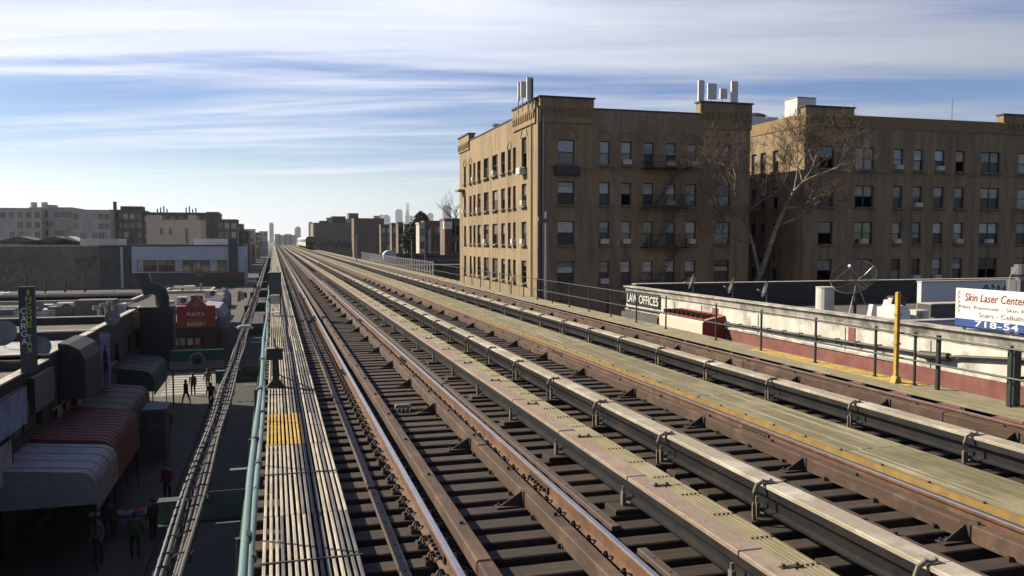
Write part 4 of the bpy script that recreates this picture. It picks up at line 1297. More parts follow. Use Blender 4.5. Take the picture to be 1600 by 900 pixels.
# box awning with red ends
t = thing('box_awning', 'sun-bleached pink box awning with red end on the white wall', 'awning', (18.4, 34, -4.2))
ay0, ay1, ax_ = 32.4, 36.6, 17.9
prof = [(WX - 0.01, -3.3), (18.15, -3.46), (17.97, -3.52), (ax_, -3.62), (ax_, -5.2), (WX - 0.01, -5.2)]
MB().prism(prof, 'y', ay0, ay1).build('awning_body', M_pinkaw, t)
MB().prism([(p0 + (0.03 if p0 < 18.9 else 0), q0 - 0.03 if q0 > -5 else q0) for p0, q0 in prof], 'y', ay0 - 0.012, ay0 - 0.001).build('awning_end', M_red, t)
MB().prism([(WX - 0.02, -3.285), (18.16, -3.445), (17.98, -3.5), (17.98, -3.54), (WX - 0.02, -3.34)], 'y', ay0 + 0.1, ay1 - 0.1).build('awning_top', M_red, t)
for k in range(9):
    MB().box(18.0, 18.8, ay0 + 0.3 + 0.45 * k, ay0 + 0.36 + 0.45 * k, -3.44, -3.30).build('awning_rib', M_dark, t)
pm2 = text_mesh('Persona', 0.72, 0.17, mat('pale_letter_paint', (0.55, 0.42, 0.40), rough=0.7))
inst('lettering', pm2, t, (18.02, ay0 - 0.016, -4.42))

# roadside clinic board
t = thing('clinic_billboard', 'white clinic billboard with blue phone band on the low roof edge', 'billboard', (WX - 0.05, 16, WZ))
by0, by1 = 13.2, 19.43
MB().box(WX - 0.16, WX - 0.06, by0, by1, WZ + 0.12, WZ + 1.19).build('board', mat('sign_white', (0.86, 0.85, 0.79), (0.80, 0.79, 0.73), 0.5, 1.0), t)
MB().box(WX - 0.166, WX - 0.16, by0, by1, WZ + 0.12, WZ + 0.33).build('blue_band', mat('sign_blue', (0.035, 0.11, 0.42), (0.03, 0.09, 0.36), 0.5, 2.0), t)
for y_ in (13.6, 15.6, 17.6, 19.2):
    MB().box(WX - 0.06, WX - 0.0, y_, y_ + 0.06, WZ - 0.02, WZ + 1.1).build('support', M_steel, t)
for txt, y_, z_, w_, h_, c_, sh in (('Skin Laser Center', 19.1, WZ + 0.84, 2.0, 0.23, (0.36, 0.07, 0.06), 0.25), ('Hair Removal - Skin Rejuvenation', 19.28, WZ + 0.60, 3.3, 0.13, (0.30, 0.31, 0.30), 0), ('Scars - Cellulite', 18.6, WZ + 0.42, 1.55, 0.13, (0.30, 0.31, 0.30), 0), ('718-54', 18.72, WZ + 0.145, 1.42, 0.17, (0.82, 0.83, 0.85), 0)):
    inst('lettering', text_mesh(txt, w_, h_, mat('letter_%s' % txt[:4], c_, rough=0.6), shear=sh, space=1.05), t, (WX - 0.17, y_, z_), -math.pi / 2)
gr = MB()
rnd = random.Random(3)
for k in range(5):
    z_ = WZ + 0.5 + 0.13 * k
    gr.tube([(WX - 0.166, 19.34 + rnd.uniform(-0.05, 0.05), z_), (WX - 0.166, 19.28, z_ + 0.07), (WX - 0.166, 19.36, z_ + 0.1)], 0.012, 4)
gr.build('graffiti_tag', M_dark, t)
MB().tube([(WX + 0.3, 19.5, WZ + 0.78), (WX + 6, 22, WZ + 0.8)], 0.02, 5).build('guy_wire', M_white, t)

# roof equipment of the low building
RZ = -3.84
t = thing('satellite_dish', 'large black mesh satellite dish on the low roof', 'satellite dish', (26.1, 33, RZ))
dn = Vector((-0.55, -0.35, 0.62)).normalized()
dc = aty(1335, 437, 33)
A_ = dn.cross(Vector((0, 0, 1))).normalized(); B_ = dn.cross(A_)
mesh_m = bpy.data.materials.new('dish_mesh'); mesh_m.use_nodes = True
nt = mesh_m.node_tree; pb = nt.nodes['Principled BSDF']; pb.inputs['Base Color'].default_value = (0.015, 0.016, 0.018, 1); pb.inputs['Roughness'].default_value = 0.9
pb.inputs['Specular IOR Level'].default_value = 0.1
pb.inputs['Alpha'].default_value = 0.4
db = MB(); rings, seg = 6, 28
rim = 1.02
def dpt(rr, t_):
    return dc + (A_ * math.cos(t_) + B_ * math.sin(t_)) * rr + dn * (0.30 * (rr / rim) ** 2 - 0.1)
for i in range(rings):
    for k in range(seg):
        t0, t1 = 2 * math.pi * k / seg, 2 * math.pi * (k + 1) / seg
        r0_, r1_ = rim * i / rings + 0.01, rim * (i + 1) / rings + 0.01
        db.quad(dpt(r0_, t0), dpt(r1_, t0), dpt(r1_, t1), dpt(r0_, t1))
db.build('reflector', mesh_m, t, smooth=True)
MB().tube([dpt(rim + 0.01, 2 * math.pi * k / 40) for k in range(41)], 0.018, 5).build('rim', M_dark, t)
for k in range(8):
    MB().tube([dpt(0.05, k * math.pi / 4) - dn * 0.02, dpt(0.5, k * math.pi / 4) - dn * 0.02, dpt(rim, k * math.pi / 4) - dn * 0.02], 0.012, 4).build('rib', M_steel if k in (1, 5) else M_dark, t)
fp = dc + dn * 0.85
MB().tube([fp, fp + dn * 0.14], 0.07, 8).build('feed_horn', M_white, t)
for k in range(3):
    MB().tube([dpt(rim * 0.95, 0.4 + k * 2.1), fp], 0.010, 4).build('feed_strut', M_steel, t)
MB().cyl(dc.x + 0.15, dc.y + 0.1, RZ, dc.z, 0.07, seg=8).build('mast', M_dark, t)
MB().tube([(dc.x - 0.6, dc.y - 0.3, RZ), (dc.x + 0.1, dc.y, dc.z - 0.25)], 0.02, 5).tube([(dc.x + 0.7, dc.y - 0.4, RZ), (dc.x + 0.2, dc.y, dc.z - 0.2)], 0.02, 5).build('brace', M_steel, t)


def small_dish(c, dirn, rad, label, zb, m_=None, arm=True, group='small satellite dishes'):
    d = Vector(dirn).normalized(); c = Vector(c)
    a = d.cross(Vector((0, 0, 1))).normalized(); b = d.cross(a)
    t = thing('small_dish', label, 'satellite dish', (c.x, c.y, zb), group)
    mb = MB(); n = 16
    f = lambda rr, q: c + (a * math.cos(q) + b * math.sin(q)) * rr + d * (0.22 * rr * rr / rad)
    for i in range(3):
        for k in range(n):
            q0, q1 = 2 * math.pi * k / n, 2 * math.pi * (k + 1) / n
            mb.quad(f(rad * i / 3 + 0.003, q0), f(rad * (i + 1) / 3 + 0.003, q0), f(rad * (i + 1) / 3 + 0.003, q1), f(rad * i / 3 + 0.003, q1))
    mb.build('reflector', m_ or M_cabin, t, smooth=True)
    e = c + d * rad * 1.1 - Vector((0, 0, rad * 0.35))
    MB().tube([c - Vector((0, 0, rad * 0.9)), e], 0.018, 5).build('arm', M_steel, t)
    MB().tube([e, e - d * 0.12], 0.04, 6).build('receiver', M_white, t)
    MB().tube([(c.x, c.y, zb), (c.x, c.y, c.z - 0.1), tuple(c - d * 0.05)], 0.025, 6).build('mast', M_steel, t)
    return t


for u_, v_, lb in ((1083, 440, 'leftmost small dark dish on the low roof'), (1145, 447, 'second small dark dish on the low roof'), (1198, 452, 'third small dark dish, left of the mesh dish')):
    c_ = aty(u_, v_, 38 - (u_ - 1083) * 0.03)
    small_dish(c_, (-0.9, 0.35, 0.3), 0.42, lb, RZ, M_dark)
t = thing('roof_drum', 'round cream roof drum left of the mesh dish', 'tank', (25.0, 33.5, RZ))
c_ = aty(1289, 462, 34)
MB().cyl(c_.x, 34, RZ, aty(1289, 449, 34).z, 0.42, seg=18).build('drum_body', M_offw, t)
MB().cyl(c_.x, 34, aty(1289, 449, 34).z, aty(1289, 449, 34).z + 0.03, 0.44, seg=18).build('drum_lid', M_offw, t)
for u_, lab, w_ in ((1402, 'white roof air unit with rounded top right of the dish', 0.75), (1433, 'square roof air unit with mesh front right of the yellow post', 0.6)):
    c_ = aty(u_, 475, 27)
    t = thing('roof_air_unit', lab, 'air conditioner', (c_.x, 27, RZ), 'roof air units of the low white building')
    top = RZ + 0.6 + (0.72 if w_ > 0.7 else 0.5)
    if w_ > 0.7:
        MB().prism([(c_.x - 0.36, RZ), (c_.x + 0.36, RZ), (c_.x + 0.36, top - 0.25), (c_.x + 0.22, top - 0.06), (c_.x, top), (c_.x - 0.22, top - 0.06), (c_.x - 0.36, top - 0.25)], 'y', 26.7, 27.6).build('casing', M_blugrey, t)
        MB().box(c_.x - 0.44, c_.x - 0.37, 26.6, 27.6, RZ, top - 0.1).build('side_panel', M_white, t)
    else:
        MB().box(c_.x - 0.3, c_.x + 0.3, 26.7, 27.2, RZ, top).build('casing', M_offw, t)
        MB().box(c_.x - 0.25, c_.x + 0.25, 26.69, 26.7, RZ + 0.6 + 0.06, top - 0.05).build('grille', M_conc, t)
    MB().tube([(c_.x + 0.4, 27, RZ + 0.6 + 0.1), (c_.x + 1.0, 27.2, RZ + 0.6 + 0.1)], 0.05, 6).build('pipe', M_white, t)
t = thing('scrap_pile', 'pile of boards and panels leaning behind the yellow post', 'scrap', (27.5, 28, RZ))
for k, (u_, dx, ln, m_) in enumerate(((1378, 0.5, 0.9, M_steel), (1384, 0.35, 0.8, M_white), (1372, 0.25, 0.6, M_blugrey))):
    c_ = aty(u_, 470, 28.5)
    MB().prism([(c_.x - 0.4, RZ), (c_.x - 0.35, RZ), (c_.x - 0.35 + dx, RZ + 0.6 + ln), (c_.x - 0.4 + dx, RZ + 0.6 + ln)], 'y', 28 + 0.3 * k, 28.25 + 0.3 * k).build('panel', m_, t)
c_ = aty(1398, 448, 28.5)
for k in range(3):
    MB().box(c_.x - 0.4 + 0.1 * k, c_.x + 0.5 - 0.1 * k, 28.3, 28.5 + 0.1 * k, RZ + 0.6 + 0.8 + 0.05 * k, RZ + 0.6 + 0.84 + 0.05 * k).build('board', M_guard, t)
MB().box(c_.x - 0.3, c_.x + 0.4, 28.3, 28.7, RZ, RZ + 0.6 + 0.79).build('crate', M_dkgrey, t)
# roof bulkhead walls and exhaust fan
t = thing('roof_wall', 'grey-white roof bulkhead wall with black graffiti behind the billboard', 'wall', (36, 36, RZ))
a = aty(1440, 441, 36)
MB().box(a.x, WXE - 1, 36, 36.3, RZ, a.z).build('wall_sheet', M_blugrey, t)
MB().box(a.x - 0.02, WXE - 1, 35.95, 36.35, a.z, a.z + 0.06).build('wall_coping', M_coping, t)
gp = MB(); rnd = random.Random(8)
for k in range(9):
    c_ = aty(1535 + 8 * k, 450, 35.98); h_ = rnd.uniform(0.2, 0.42)
    gp.tube([(c_.x, 35.985, c_.z - h_ * 0.5), (c_.x + rnd.uniform(-0.1, 0.2), 35.985, c_.z + h_ * 0.5), (c_.x + 0.16, 35.985, c_.z + rnd.uniform(-0.2, 0.1))], 0.035, 4)
gp.build('graffiti', M_black, t)
t = thing('roof_curb', 'low grey-blue roof curb in front of the bulkhead wall', 'curb', (28, 25, RZ))
MB().box(aty(1385, 480, 26).x, 40, 25.2, 25.6, RZ, RZ + 0.6 + 0.24).build('curb_body', M_blugrey, t)
MB().box(aty(1385, 480, 26).x, 40, 25.15, 25.65, RZ + 0.6 + 0.24, RZ + 0.6 + 0.28).build('curb_cap', M_roofs, t)
t = thing('duct_box', 'dark flat roof duct left of the billboard', 'duct', (31, 29, RZ))
c0, c1 = aty(1455, 470, 29), aty(1500, 470, 29)
MB().box(c0.x, c1.x + 1, 29, 29.8, RZ, RZ + 0.6 + 0.5).build('duct_body', M_dkgrey, t)
MB().box(c0.x, c1.x + 1, 28.98, 29.82, RZ + 0.6 + 0.5, RZ + 0.6 + 0.53).build('duct_lid', M_coping, t)
c_ = aty(1595, 420, 24)
t = thing('exhaust_fan', 'silver mushroom exhaust fan on a stand above the billboard', 'exhaust fan', (c_.x, 24, RZ))
zf_ = aty(1595, 437, 24).z
MB().cyl(c_.x, 24, zf_, zf_ + 0.12, 0.17, seg=16).cyl(c_.x, 24, zf_ + 0.12, zf_ + 0.2, 0.2, 0.3, 16).cyl(c_.x, 24, zf_ + 0.2, zf_ + 0.46, 0.31, seg=18).cyl(c_.x, 24, zf_ + 0.46, zf_ + 0.56, 0.22, seg=16).build('fan_housing', M_steel, t)
MB().box(c_.x - 0.32, c_.x + 0.32, 23.7, 24.3, RZ, zf_).build('fan_curb', M_cabin, t)
MB().tube([(c_.x - 0.35, 24, zf_ + 0.35), (c_.x - 0.5, 24, zf_ + 0.1), (c_.x - 0.55, 24, zf_ - 0.4)], 0.012, 4).build('cable', M_white, t)
# ================================================================== left shop row
FX = -9.0
RZL = -5.05
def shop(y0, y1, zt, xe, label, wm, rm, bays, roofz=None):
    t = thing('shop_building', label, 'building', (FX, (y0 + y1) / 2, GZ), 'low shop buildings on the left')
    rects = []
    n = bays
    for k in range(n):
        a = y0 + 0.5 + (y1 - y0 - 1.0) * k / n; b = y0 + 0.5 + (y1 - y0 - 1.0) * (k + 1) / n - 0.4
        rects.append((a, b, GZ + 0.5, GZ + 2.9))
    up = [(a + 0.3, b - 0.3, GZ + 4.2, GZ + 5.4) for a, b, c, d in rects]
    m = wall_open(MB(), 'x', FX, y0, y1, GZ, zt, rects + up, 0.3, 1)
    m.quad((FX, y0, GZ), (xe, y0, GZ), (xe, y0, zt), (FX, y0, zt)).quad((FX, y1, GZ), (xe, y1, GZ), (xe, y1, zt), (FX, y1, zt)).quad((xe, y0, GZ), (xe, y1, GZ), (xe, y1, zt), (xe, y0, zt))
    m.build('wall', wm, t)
    for a, b, c, d in rects:
        o = MB().box(FX - 0.3, FX - 0.22, a, b, c, d).build('shop_window', M_glass, t)
        MB().box(FX - 0.22, FX - 0.16, a, a + 0.08, c, d).box(FX - 0.22, FX - 0.16, b - 0.08, b, c, d).box(FX - 0.22, FX - 0.16, a + 0.08, b - 0.08, d - 0.1, d).build('frame', M_frame, o)
    for a, b, c, d in up:
        o = MB().box(FX - 0.3, FX - 0.22, a, b, c, d).build('window', M_curt, t)
        MB().box(FX - 0.22, FX - 0.17, (a + b) / 2 - 0.03, (a + b) / 2 + 0.03, c, d).box(FX - 0.22, FX - 0.17, a, b, d - 0.08, d).build('frame', M_frame, o)
    rz = zt - 0.35 if roofz is None else roofz
    MB().quad((FX - 0.3, y0 + 0.25, rz), (xe, y0 + 0.25, rz), (xe, y1 - 0.25, rz), (FX - 0.3, y1 - 0.25, rz)).build('roof', rm, t)
    MB().box(FX - 0.3, FX + 0.06, y0, y1, zt, zt + 0.07).build('coping', M_coping, t)
    for yy in (y0, y1 - 0.25):
        MB().box(xe, FX - 0.3, yy, yy + 0.25, rz - 0.1, zt + 0.02).box(xe, FX - 0.3, yy - 0.02, yy + 0.27, zt + 0.02, zt + 0.07).build('party_parapet', M_coping if yy == y0 else M_shop, t)
    MB().box(FX, FX + 0.12, y0 + 0.3, y1 - 0.3, GZ + 3.0, GZ + 3.7).build('fascia', M_dkgrey, t)
    return t


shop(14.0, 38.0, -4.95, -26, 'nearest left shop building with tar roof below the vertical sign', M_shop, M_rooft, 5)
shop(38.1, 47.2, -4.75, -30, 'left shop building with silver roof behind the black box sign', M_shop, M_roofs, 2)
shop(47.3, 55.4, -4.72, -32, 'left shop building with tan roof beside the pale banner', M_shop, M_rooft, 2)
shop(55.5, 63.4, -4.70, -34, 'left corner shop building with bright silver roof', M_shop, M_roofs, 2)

# blade sign
t = thing('blade_sign', 'tall dark blue vertical sign lettered CARGA and INCOME TAX', 'sign', (-8.7, 34.2, -4.8))
a, b = aty(28, 450, 34.2), aty(57, 580, 34.2)
MB().box(a.x, b.x, 34.2, 34.42, b.z, a.z).build('board', mat('navy_sign', (0.018, 0.025, 0.06), (0.014, 0.02, 0.05), 0.5, 3), t)
MB().box(a.x - 0.02, b.x + 0.02, 34.18, 34.44, a.z, a.z + 0.04).box(a.x - 0.02, b.x + 0.02, 34.18, 34.44, b.z - 0.04, b.z).build('frame', M_dark, t)
MB().box(a.x - 0.5, a.x, 34.28, 34.34, a.z - 1.2, a.z - 1.14).box(a.x - 0.5, a.x, 34.28, 34.34, b.z + 0.3, b.z + 0.36).build('bracket', M_dark, t)
sw_ = b.x - a.x
def vtext(txt, xc, zt_, step, h, w, m_):
    for k, ch in enumerate(txt):
        if ch != ' ':
            inst('letter', text_mesh(ch, w if ch != 'I' else w * 0.35, h, m_), t, (xc - (w if ch != 'I' else w * 0.35) / 2, 34.196, zt_ - step * k - h))
vtext('INCOME TAX', a.x + sw_ * 0.63, a.z - 0.07, 0.236, 0.20, 0.19, mat('sign_yellow', (0.42, 0.50, 0.06), rough=0.6))
vtext('CARGA', a.x + sw_ * 0.30, aty(34, 481, 34.2).z, 0.28, 0.235, 0.2, mat('sign_pale_blue', (0.55, 0.66, 0.78), rough=0.6))


def fascia(y0, y1, z0, z1, label, col, x=FX + 0.14):
    t = thing('fascia_sign', label, 'sign', (x, (y0 + y1) / 2, z0), 'shop fascia signs on the left')
    MB().box(x, x + 0.18, y0, y1, z0, z1).build('panel', flat('fascia_%d' % int(y0 * 10), col), t)
    MB().box(x - 0.0, x + 0.2, y0 - 0.04, y0, z0 - 0.03, z1 + 0.03).box(x, x + 0.2, y1, y1 + 0.04, z0 - 0.03, z1 + 0.03).box(x, x + 0.2, y0, y1, z1, z1 + 0.04).build('trim', M_dark, t)
    return t


fascia(28.6, 33.6, -6.6, -5.3, 'pale blue fascia sign at the left picture edge', (0.30, 0.40, 0.60))
fascia(27.5, 31.6, -8.1, -6.75, 'white and pink striped fascia sign below the blue one', (0.50, 0.48, 0.50))
fascia(34.6, 37.6, -6.5, -5.2, 'grey-green fascia sign under the tall vertical sign', (0.15, 0.19, 0.19))
a = aty(205, 487, 59.2); b = aty(218, 511, 59.2)
t = thing('small_sign', 'small ochre sign near the roof corner of the left shops', 'sign', (a.x, 59.2, b.z))
MB().box(a.x, b.x, 59.2, 59.3, b.z, a.z).build('panel', flat('ochre_sign', (0.45, 0.30, 0.06)), t)
MB().box(a.x - 0.05, a.x, 59.2, 59.32, b.z - 0.05, a.z + 0.05).build('bracket', M_dark, t)
t = thing('lit_window_strips', 'row of pale strips painted as lit windows in the dark left shop front', 'glazing', (FX + 0.2, 42, -8.6))
for k, (u0_, u1_) in enumerate(((89, 97), (102, 110), (121, 127), (131, 136))):
    a = atx(u0_, 592, FX + 0.16); b = atx(u1_, 592, FX + 0.16)
    MB().box(FX + 0.13, FX + 0.16, a.y, b.y, -8.6, -7.0 - 0.1 * k).build('strip', mat('lit_window_cream', (0.40, 0.38, 0.33), (0.24, 0.23, 0.2), 0.7, 4, stretch=(1, 1, 5)), t)  # cream colour stands in for lit storefront windows
MB().tube([(FX + 0.22, atx(80, 590, FX + 0.2).y, -6.95), (FX + 0.22, 52, -6.95)], 0.035, 6).build('strip_rail', M_steel, t)
# black box sign
t = thing('box_sign', 'black rounded box awning on the left shop front', 'awning', (-8.3, 41, -6.6))
prof = [(FX + 0.01, -4.45), (-8.6, -4.5), (-8.15, -4.75), (-7.95, -5.2), (-7.95, -6.9), (FX + 0.01, -6.9)]
MB().prism(prof, 'y', 39.6, 43.0).build('awning_body', mat('black_canvas', (0.022, 0.022, 0.026), (0.03, 0.03, 0.033), 0.7, 2), t)
MB().box(-7.95, -7.93, 39.7, 42.9, -6.9, -6.8).build('hem', M_dark, t)
# figure banner
a, b = aty(155, 521, 46.5), aty(173.5, 606, 46.5)
t = thing('banner', 'pale lilac vertical banner printed with a dark standing figure', 'banner', ((a.x + b.x) / 2, 46.5, b.z))
MB().box(a.x, b.x, 46.5, 46.56, b.z, a.z).build('cloth', flat('lilac_cloth', (0.40, 0.42, 0.58)), t)
MB().box(a.x - 0.3, b.x, 46.5, 46.54, a.z, a.z + 0.05).box(a.x - 0.3, b.x, 46.5, 46.54, b.z - 0.05, b.z).build('rod', M_dark, t)
w = b.x - a.x; h = a.z - b.z; cx = (a.x + b.x) / 2
sil = [(0, .80), (.05, .79), (.07, .75), (.04, .71), (.12, .68), (.18, .6), (.16, .5), (.22, .42), (.3, .3), (.26, .28), (.16, .38), (.18, .2), (.1, .05), (.05, .05), (.06, .2), (0, .36), (-.06, .2), (-.05, .05), (-.11, .05), (-.14, .25), (-.12, .45), (-.16, .58), (-.12, .67), (-.04, .71), (-.07, .75), (-.05, .79)]
MB().poly([(cx + p * w * 1.3, 46.494, b.z + q * h) for p, q in sil]).build('printed_figure', flat('print_dark', (0.05, 0.035, 0.04)), t)
# vent shaft and exhaust duct
t = thing('vent_shaft', 'black vent shaft with curved exhaust duct on the left corner', 'duct', (-7.9, 62, GZ))
MB().box(-8.95, -6.75, 61.4, 63.3, GZ + 3.2, -4.6).build('shaft', mat('black_cladding', (0.025, 0.024, 0.027), (0.035, 0.034, 0.036), 0.7, 1.5), t)
dz0 = -4.6
q0 = aty(248, 460, 62); q1 = aty(236, 448, 62); q2 = aty(222, 440, 62)
MB().tube([(q0.x + 0.2, 62.2, dz0), (q0.x + 0.2, 62.2, dz0 + 0.55), (q0.x + 0.1, 62.2, dz0 + 1.0), (q0.x - 0.25, 62.2, dz0 + 1.25), (q1.x - 0.2, 62.2, dz0 + 1.3)], [0.45, 0.45, 0.46, 0.44, 0.42], 12).build('elbow', M_dark, t)
h0, h1 = aty(213, 426, 62), aty(236, 460, 62)
MB().prism([(h1.x, h1.z), (h0.x + 0.45, h1.z - 0.05), (h0.x - 0.05, h0.z), (h0.x + 0.75, h0.z + 0.02), (h1.x, h0.z - 0.55)], 'y', 61.8, 62.6).build('hood', M_dark, t)
# awnings over the left sidewalk
def awning(y0, y1, x1, ztop, zbot, label, m_, ribs=0, mr=None):
    t = thing('shop_awning', label, 'awning', ((FX + x1) / 2, (y0 + y1) / 2, zbot), 'awnings over the left sidewalk')
    prof = [(FX + 0.02, ztop + 0.35)] + [(x1 - 0.45 + 0.45 * math.sin(q), ztop - 0.45 + 0.45 * math.cos(q) + 0.12 * (1 - q / 1.57)) for q in [0, 0.4, 0.8, 1.2, 1.57]] + [(x1, zbot), (x1 - 0.04, zbot), (FX + 0.02, zbot + 0.0)]
    MB().prism(prof, 'y', y0, y1).build('canopy', m_, t)
    for k in range(ribs):
        yy = y0 + (y1 - y0) * (k + 0.5) / ribs
        MB().tube([(p, yy, q + 0.01) for p, q in prof[:6]], 0.03 if ribs > 8 else 0.011, 4).build('rib', mr or m_, t)
    for yy in (y0 + 0.1, y1 - 0.1):
        MB().tube([(x1 - 0.08, yy, zbot), (x1 - 0.08, yy, GZ + 0.14)], 0.035, 6).build('pole', M_dark, t)
    MB().box(x1, x1 + 0.012, y0 + 0.02, y1 - 0.02, zbot - 0.25, zbot + 0.02).build('valance', m_, t)
    return t


awning(30.6, 34.6, -5.9, -7.95, -8.95, 'nearest pale grey rounded awning over the dark left sidewalk', flat('grey_canvas', (0.34, 0.37, 0.42)), 4)
awning(34.9, 41.0, -6.05, -7.85, -9.2, 'ribbed red awning behind the pale grey one', flat('red_canvas', (0.22, 0.05, 0.055)), 12)
awning(41.2, 48.5, -6.6, -8.0, -9.2, 'dark maroon awning, third from the near end', flat('maroon_canvas', (0.075, 0.028, 0.03)), 5)
awning(52.5, 59.0, -6.9, -7.8, -8.9, 'dark green rounded awning before the black shaft', flat('green_canvas', (0.03, 0.075, 0.07)), 4)
# green and white stair canopy
a, b = aty(265, 549, 60.5), aty(350, 575, 60.5)
t = thing('stair_canopy', 'green and white canopy board with round emblem over the left sidewalk', 'canopy', ((a.x + b.x) / 2, 60.5, b.z))
MB().box(a.x, b.x, 60.5, 61.1, b.z + 0.55, a.z).build('green_board', flat('green_board', (0.04, 0.19, 0.13)), t)
MB().box(a.x, b.x, 60.48, 61.1, b.z, b.z + 0.55).build('white_board', flat('white_board', (0.45, 0.47, 0.45)), t)
em = aty(308, 562, 60.45)
MB().tube([(em.x, 60.47, em.z), (em.x, 60.40, em.z)], 0.52, 20).build('emblem_disc', flat('emblem_white', (0.50, 0.53, 0.50)), t)
MB().tube([(em.x, 60.399, em.z), (em.x, 60.38, em.z)], 0.40, 20).build('emblem_field', flat('emblem_green', (0.10, 0.25, 0.22)), t)
MB().box(em.x - 0.2, em.x + 0.2, 60.36, 60.379, em.z - 0.25, em.z + 0.1).build('emblem_mark', flat('emblem_dark', (0.03, 0.05, 0.05)), t)
for xx in (a.x + 0.1, b.x - 0.15):
    MB().box(xx, xx + 0.1, 60.7, 60.8, GZ + 0.14, b.z).build('pole', M_dark, t)
# dark kiosk with a pale heart-shaped mark and street bollard
t = thing('street_kiosk', 'dark street kiosk with pale mark on the left sidewalk', 'kiosk', (-6.4, 46.5, GZ))
MB().bbox(-7.0, -5.5, 45.6, 47.4, GZ + 0.14, GZ + 2.7, 0.05).build('kiosk_body', M_dkgrey, t)
MB().box(-7.1, -5.4, 45.5, 47.5, GZ + 2.7, GZ + 2.85).build('kiosk_roof', flat('kiosk_blue', (0.09, 0.13, 0.2)), t)
MB().poly([(-6.0 + p * 0.35, 45.592, GZ + 1.9 + q * 0.35) for p, q in ((0, -.9), (.8, .1), (.75, .6), (.4, .8), (0, .45), (-.4, .8), (-.75, .6), (-.8, .1))]).build('mark', flat('dull_mark', (0.13, 0.13, 0.14)), t)

# roof clutter on the left
def air_unit(x, y, zb, w, d, h, label, fan=True, m_=None):
    t = thing('roof_air_unit', label, 'air conditioner', (x, y, zb), 'roof air units of the left shops')
    MB().bbox(x - w / 2, x + w / 2, y - d / 2, y + d / 2, zb + 0.06, zb + h, 0.02).build('casing', m_ or M_offw, t)
    if fan:
        MB().tube([(x + w * 0.12, y - d / 2, zb + h * 0.55), (x + w * 0.12, y - d / 2 - 0.03, zb + h * 0.55)], min(w, h) * 0.38, 18).build('fan_grille', M_dkgrey, t)
        MB().tube([(x + w * 0.12, y - d / 2 - 0.031, zb + h * 0.55), (x + w * 0.12, y - d / 2 - 0.05, zb + h * 0.55)], min(w, h) * 0.12, 10).build('fan_hub', M_steel, t)
    else:
        for k in range(4):
            MB().box(x - w * 0.4, x + w * 0.4, y - d / 2 - 0.02, y - d / 2, zb + h * (0.2 + 0.18 * k), zb + h * (0.26 + 0.18 * k)).build('louvre', M_dkgrey, t)
    MB().box(x - w / 2, x - w / 2 + 0.08, y - d / 2, y + d / 2, zb, zb + 0.06).box(x + w / 2 - 0.08, x + w / 2, y - d / 2, y + d / 2, zb, zb + 0.06).build('skid', M_dark, t)
    return t


def on_roof(u, v, z):
    return atz(u, v, z)


units = [(103, 478, -5.08, 0.95, 0.7, 0.95, 'cream fan unit on the left roofs beside the tall sign', True, None), (96, 462, -5.08, 1.5, 1.0, 0.7, 'long grey unit behind the cream fan unit', False, M_cabin), (152, 462, -5.06, 2.4, 1.5, 1.1, 'large brown-grey unit in the middle of the left roofs', False, mat('brown_grey_unit', (0.16, 0.14, 0.13), (0.12, 0.105, 0.1), 0.8, 2)), (8, 490, -5.2, 1.2, 0.8, 0.7, 'grey unit at the far left edge of the roofs', False, M_cabin), (203, 470, -5.05, 0.8, 0.7, 0.55, 'small dark unit near the black shaft', True, M_cabin), (185, 452, -5.05, 1.0, 0.9, 0.8, 'pale unit on the silver roof behind the round dish', False, None), (60, 470, -5.08, 2.2, 1.0, 0.55, 'long low white unit just right of the tall sign top', False, M_white)]
for u_, v_, z_, w_, d_, h_, lb, fn, mm in units:
    p = on_roof(u_, v_, z_)
    if p.y > 62.5:
        p = p * (61.0 / p.y); p.z = z_
    air_unit(p.x, p.y, z_, w_, d_, h_, lb, fn, mm)
dishes = [(177, 497, -5.05, 0.42, 'round grey dish at the front of the silver roof'), (8, 528, -5.28, 0.62, 'big grey dish at the left picture edge'), (64, 552, -5.28, 0.48, 'pentagonal grey dish right of the tall sign'), (62, 470, -5.05, 0.34, 'small lilac dish behind the top of the tall sign'), (305, 470, -7.0, 0.4, 'small dark dish beyond the bakery sign')]
for u_, v_, z_, r_, lb in dishes:
    p = on_roof(u_, v_ + 22, z_)
    if 'bakery' in lb:
        p = aty(u_, v_, 92); p.z = -7.0
    elif p.y > 62:
        p = p * (60.0 / p.y); p.z = z_
    small_dish((p.x, p.y, z_ + 0.55 + r_ * 0.5), (-0.15, -0.9, 0.35), r_, lb, z_, M_cabin, group='grey roof dishes on the left')
p = aty(163, 462, 58)
t = thing('turbine_vent', 'shiny elbow vents clustered on the left silver roof', 'vent', (p.x, 58, -5.05))
for k in range(3):
    xx = p.x - 0.3 + 0.35 * k
    MB().tube([(xx, 58 + 0.3 * k, -5.05), (xx, 58 + 0.3 * k, -4.45 + 0.12 * k), (xx - 0.12, 57.9 + 0.3 * k, -4.3 + 0.12 * k), (xx - 0.35, 57.8 + 0.3 * k, -4.3 + 0.12 * k)], 0.14, 9).build('elbow', M_steel, t)
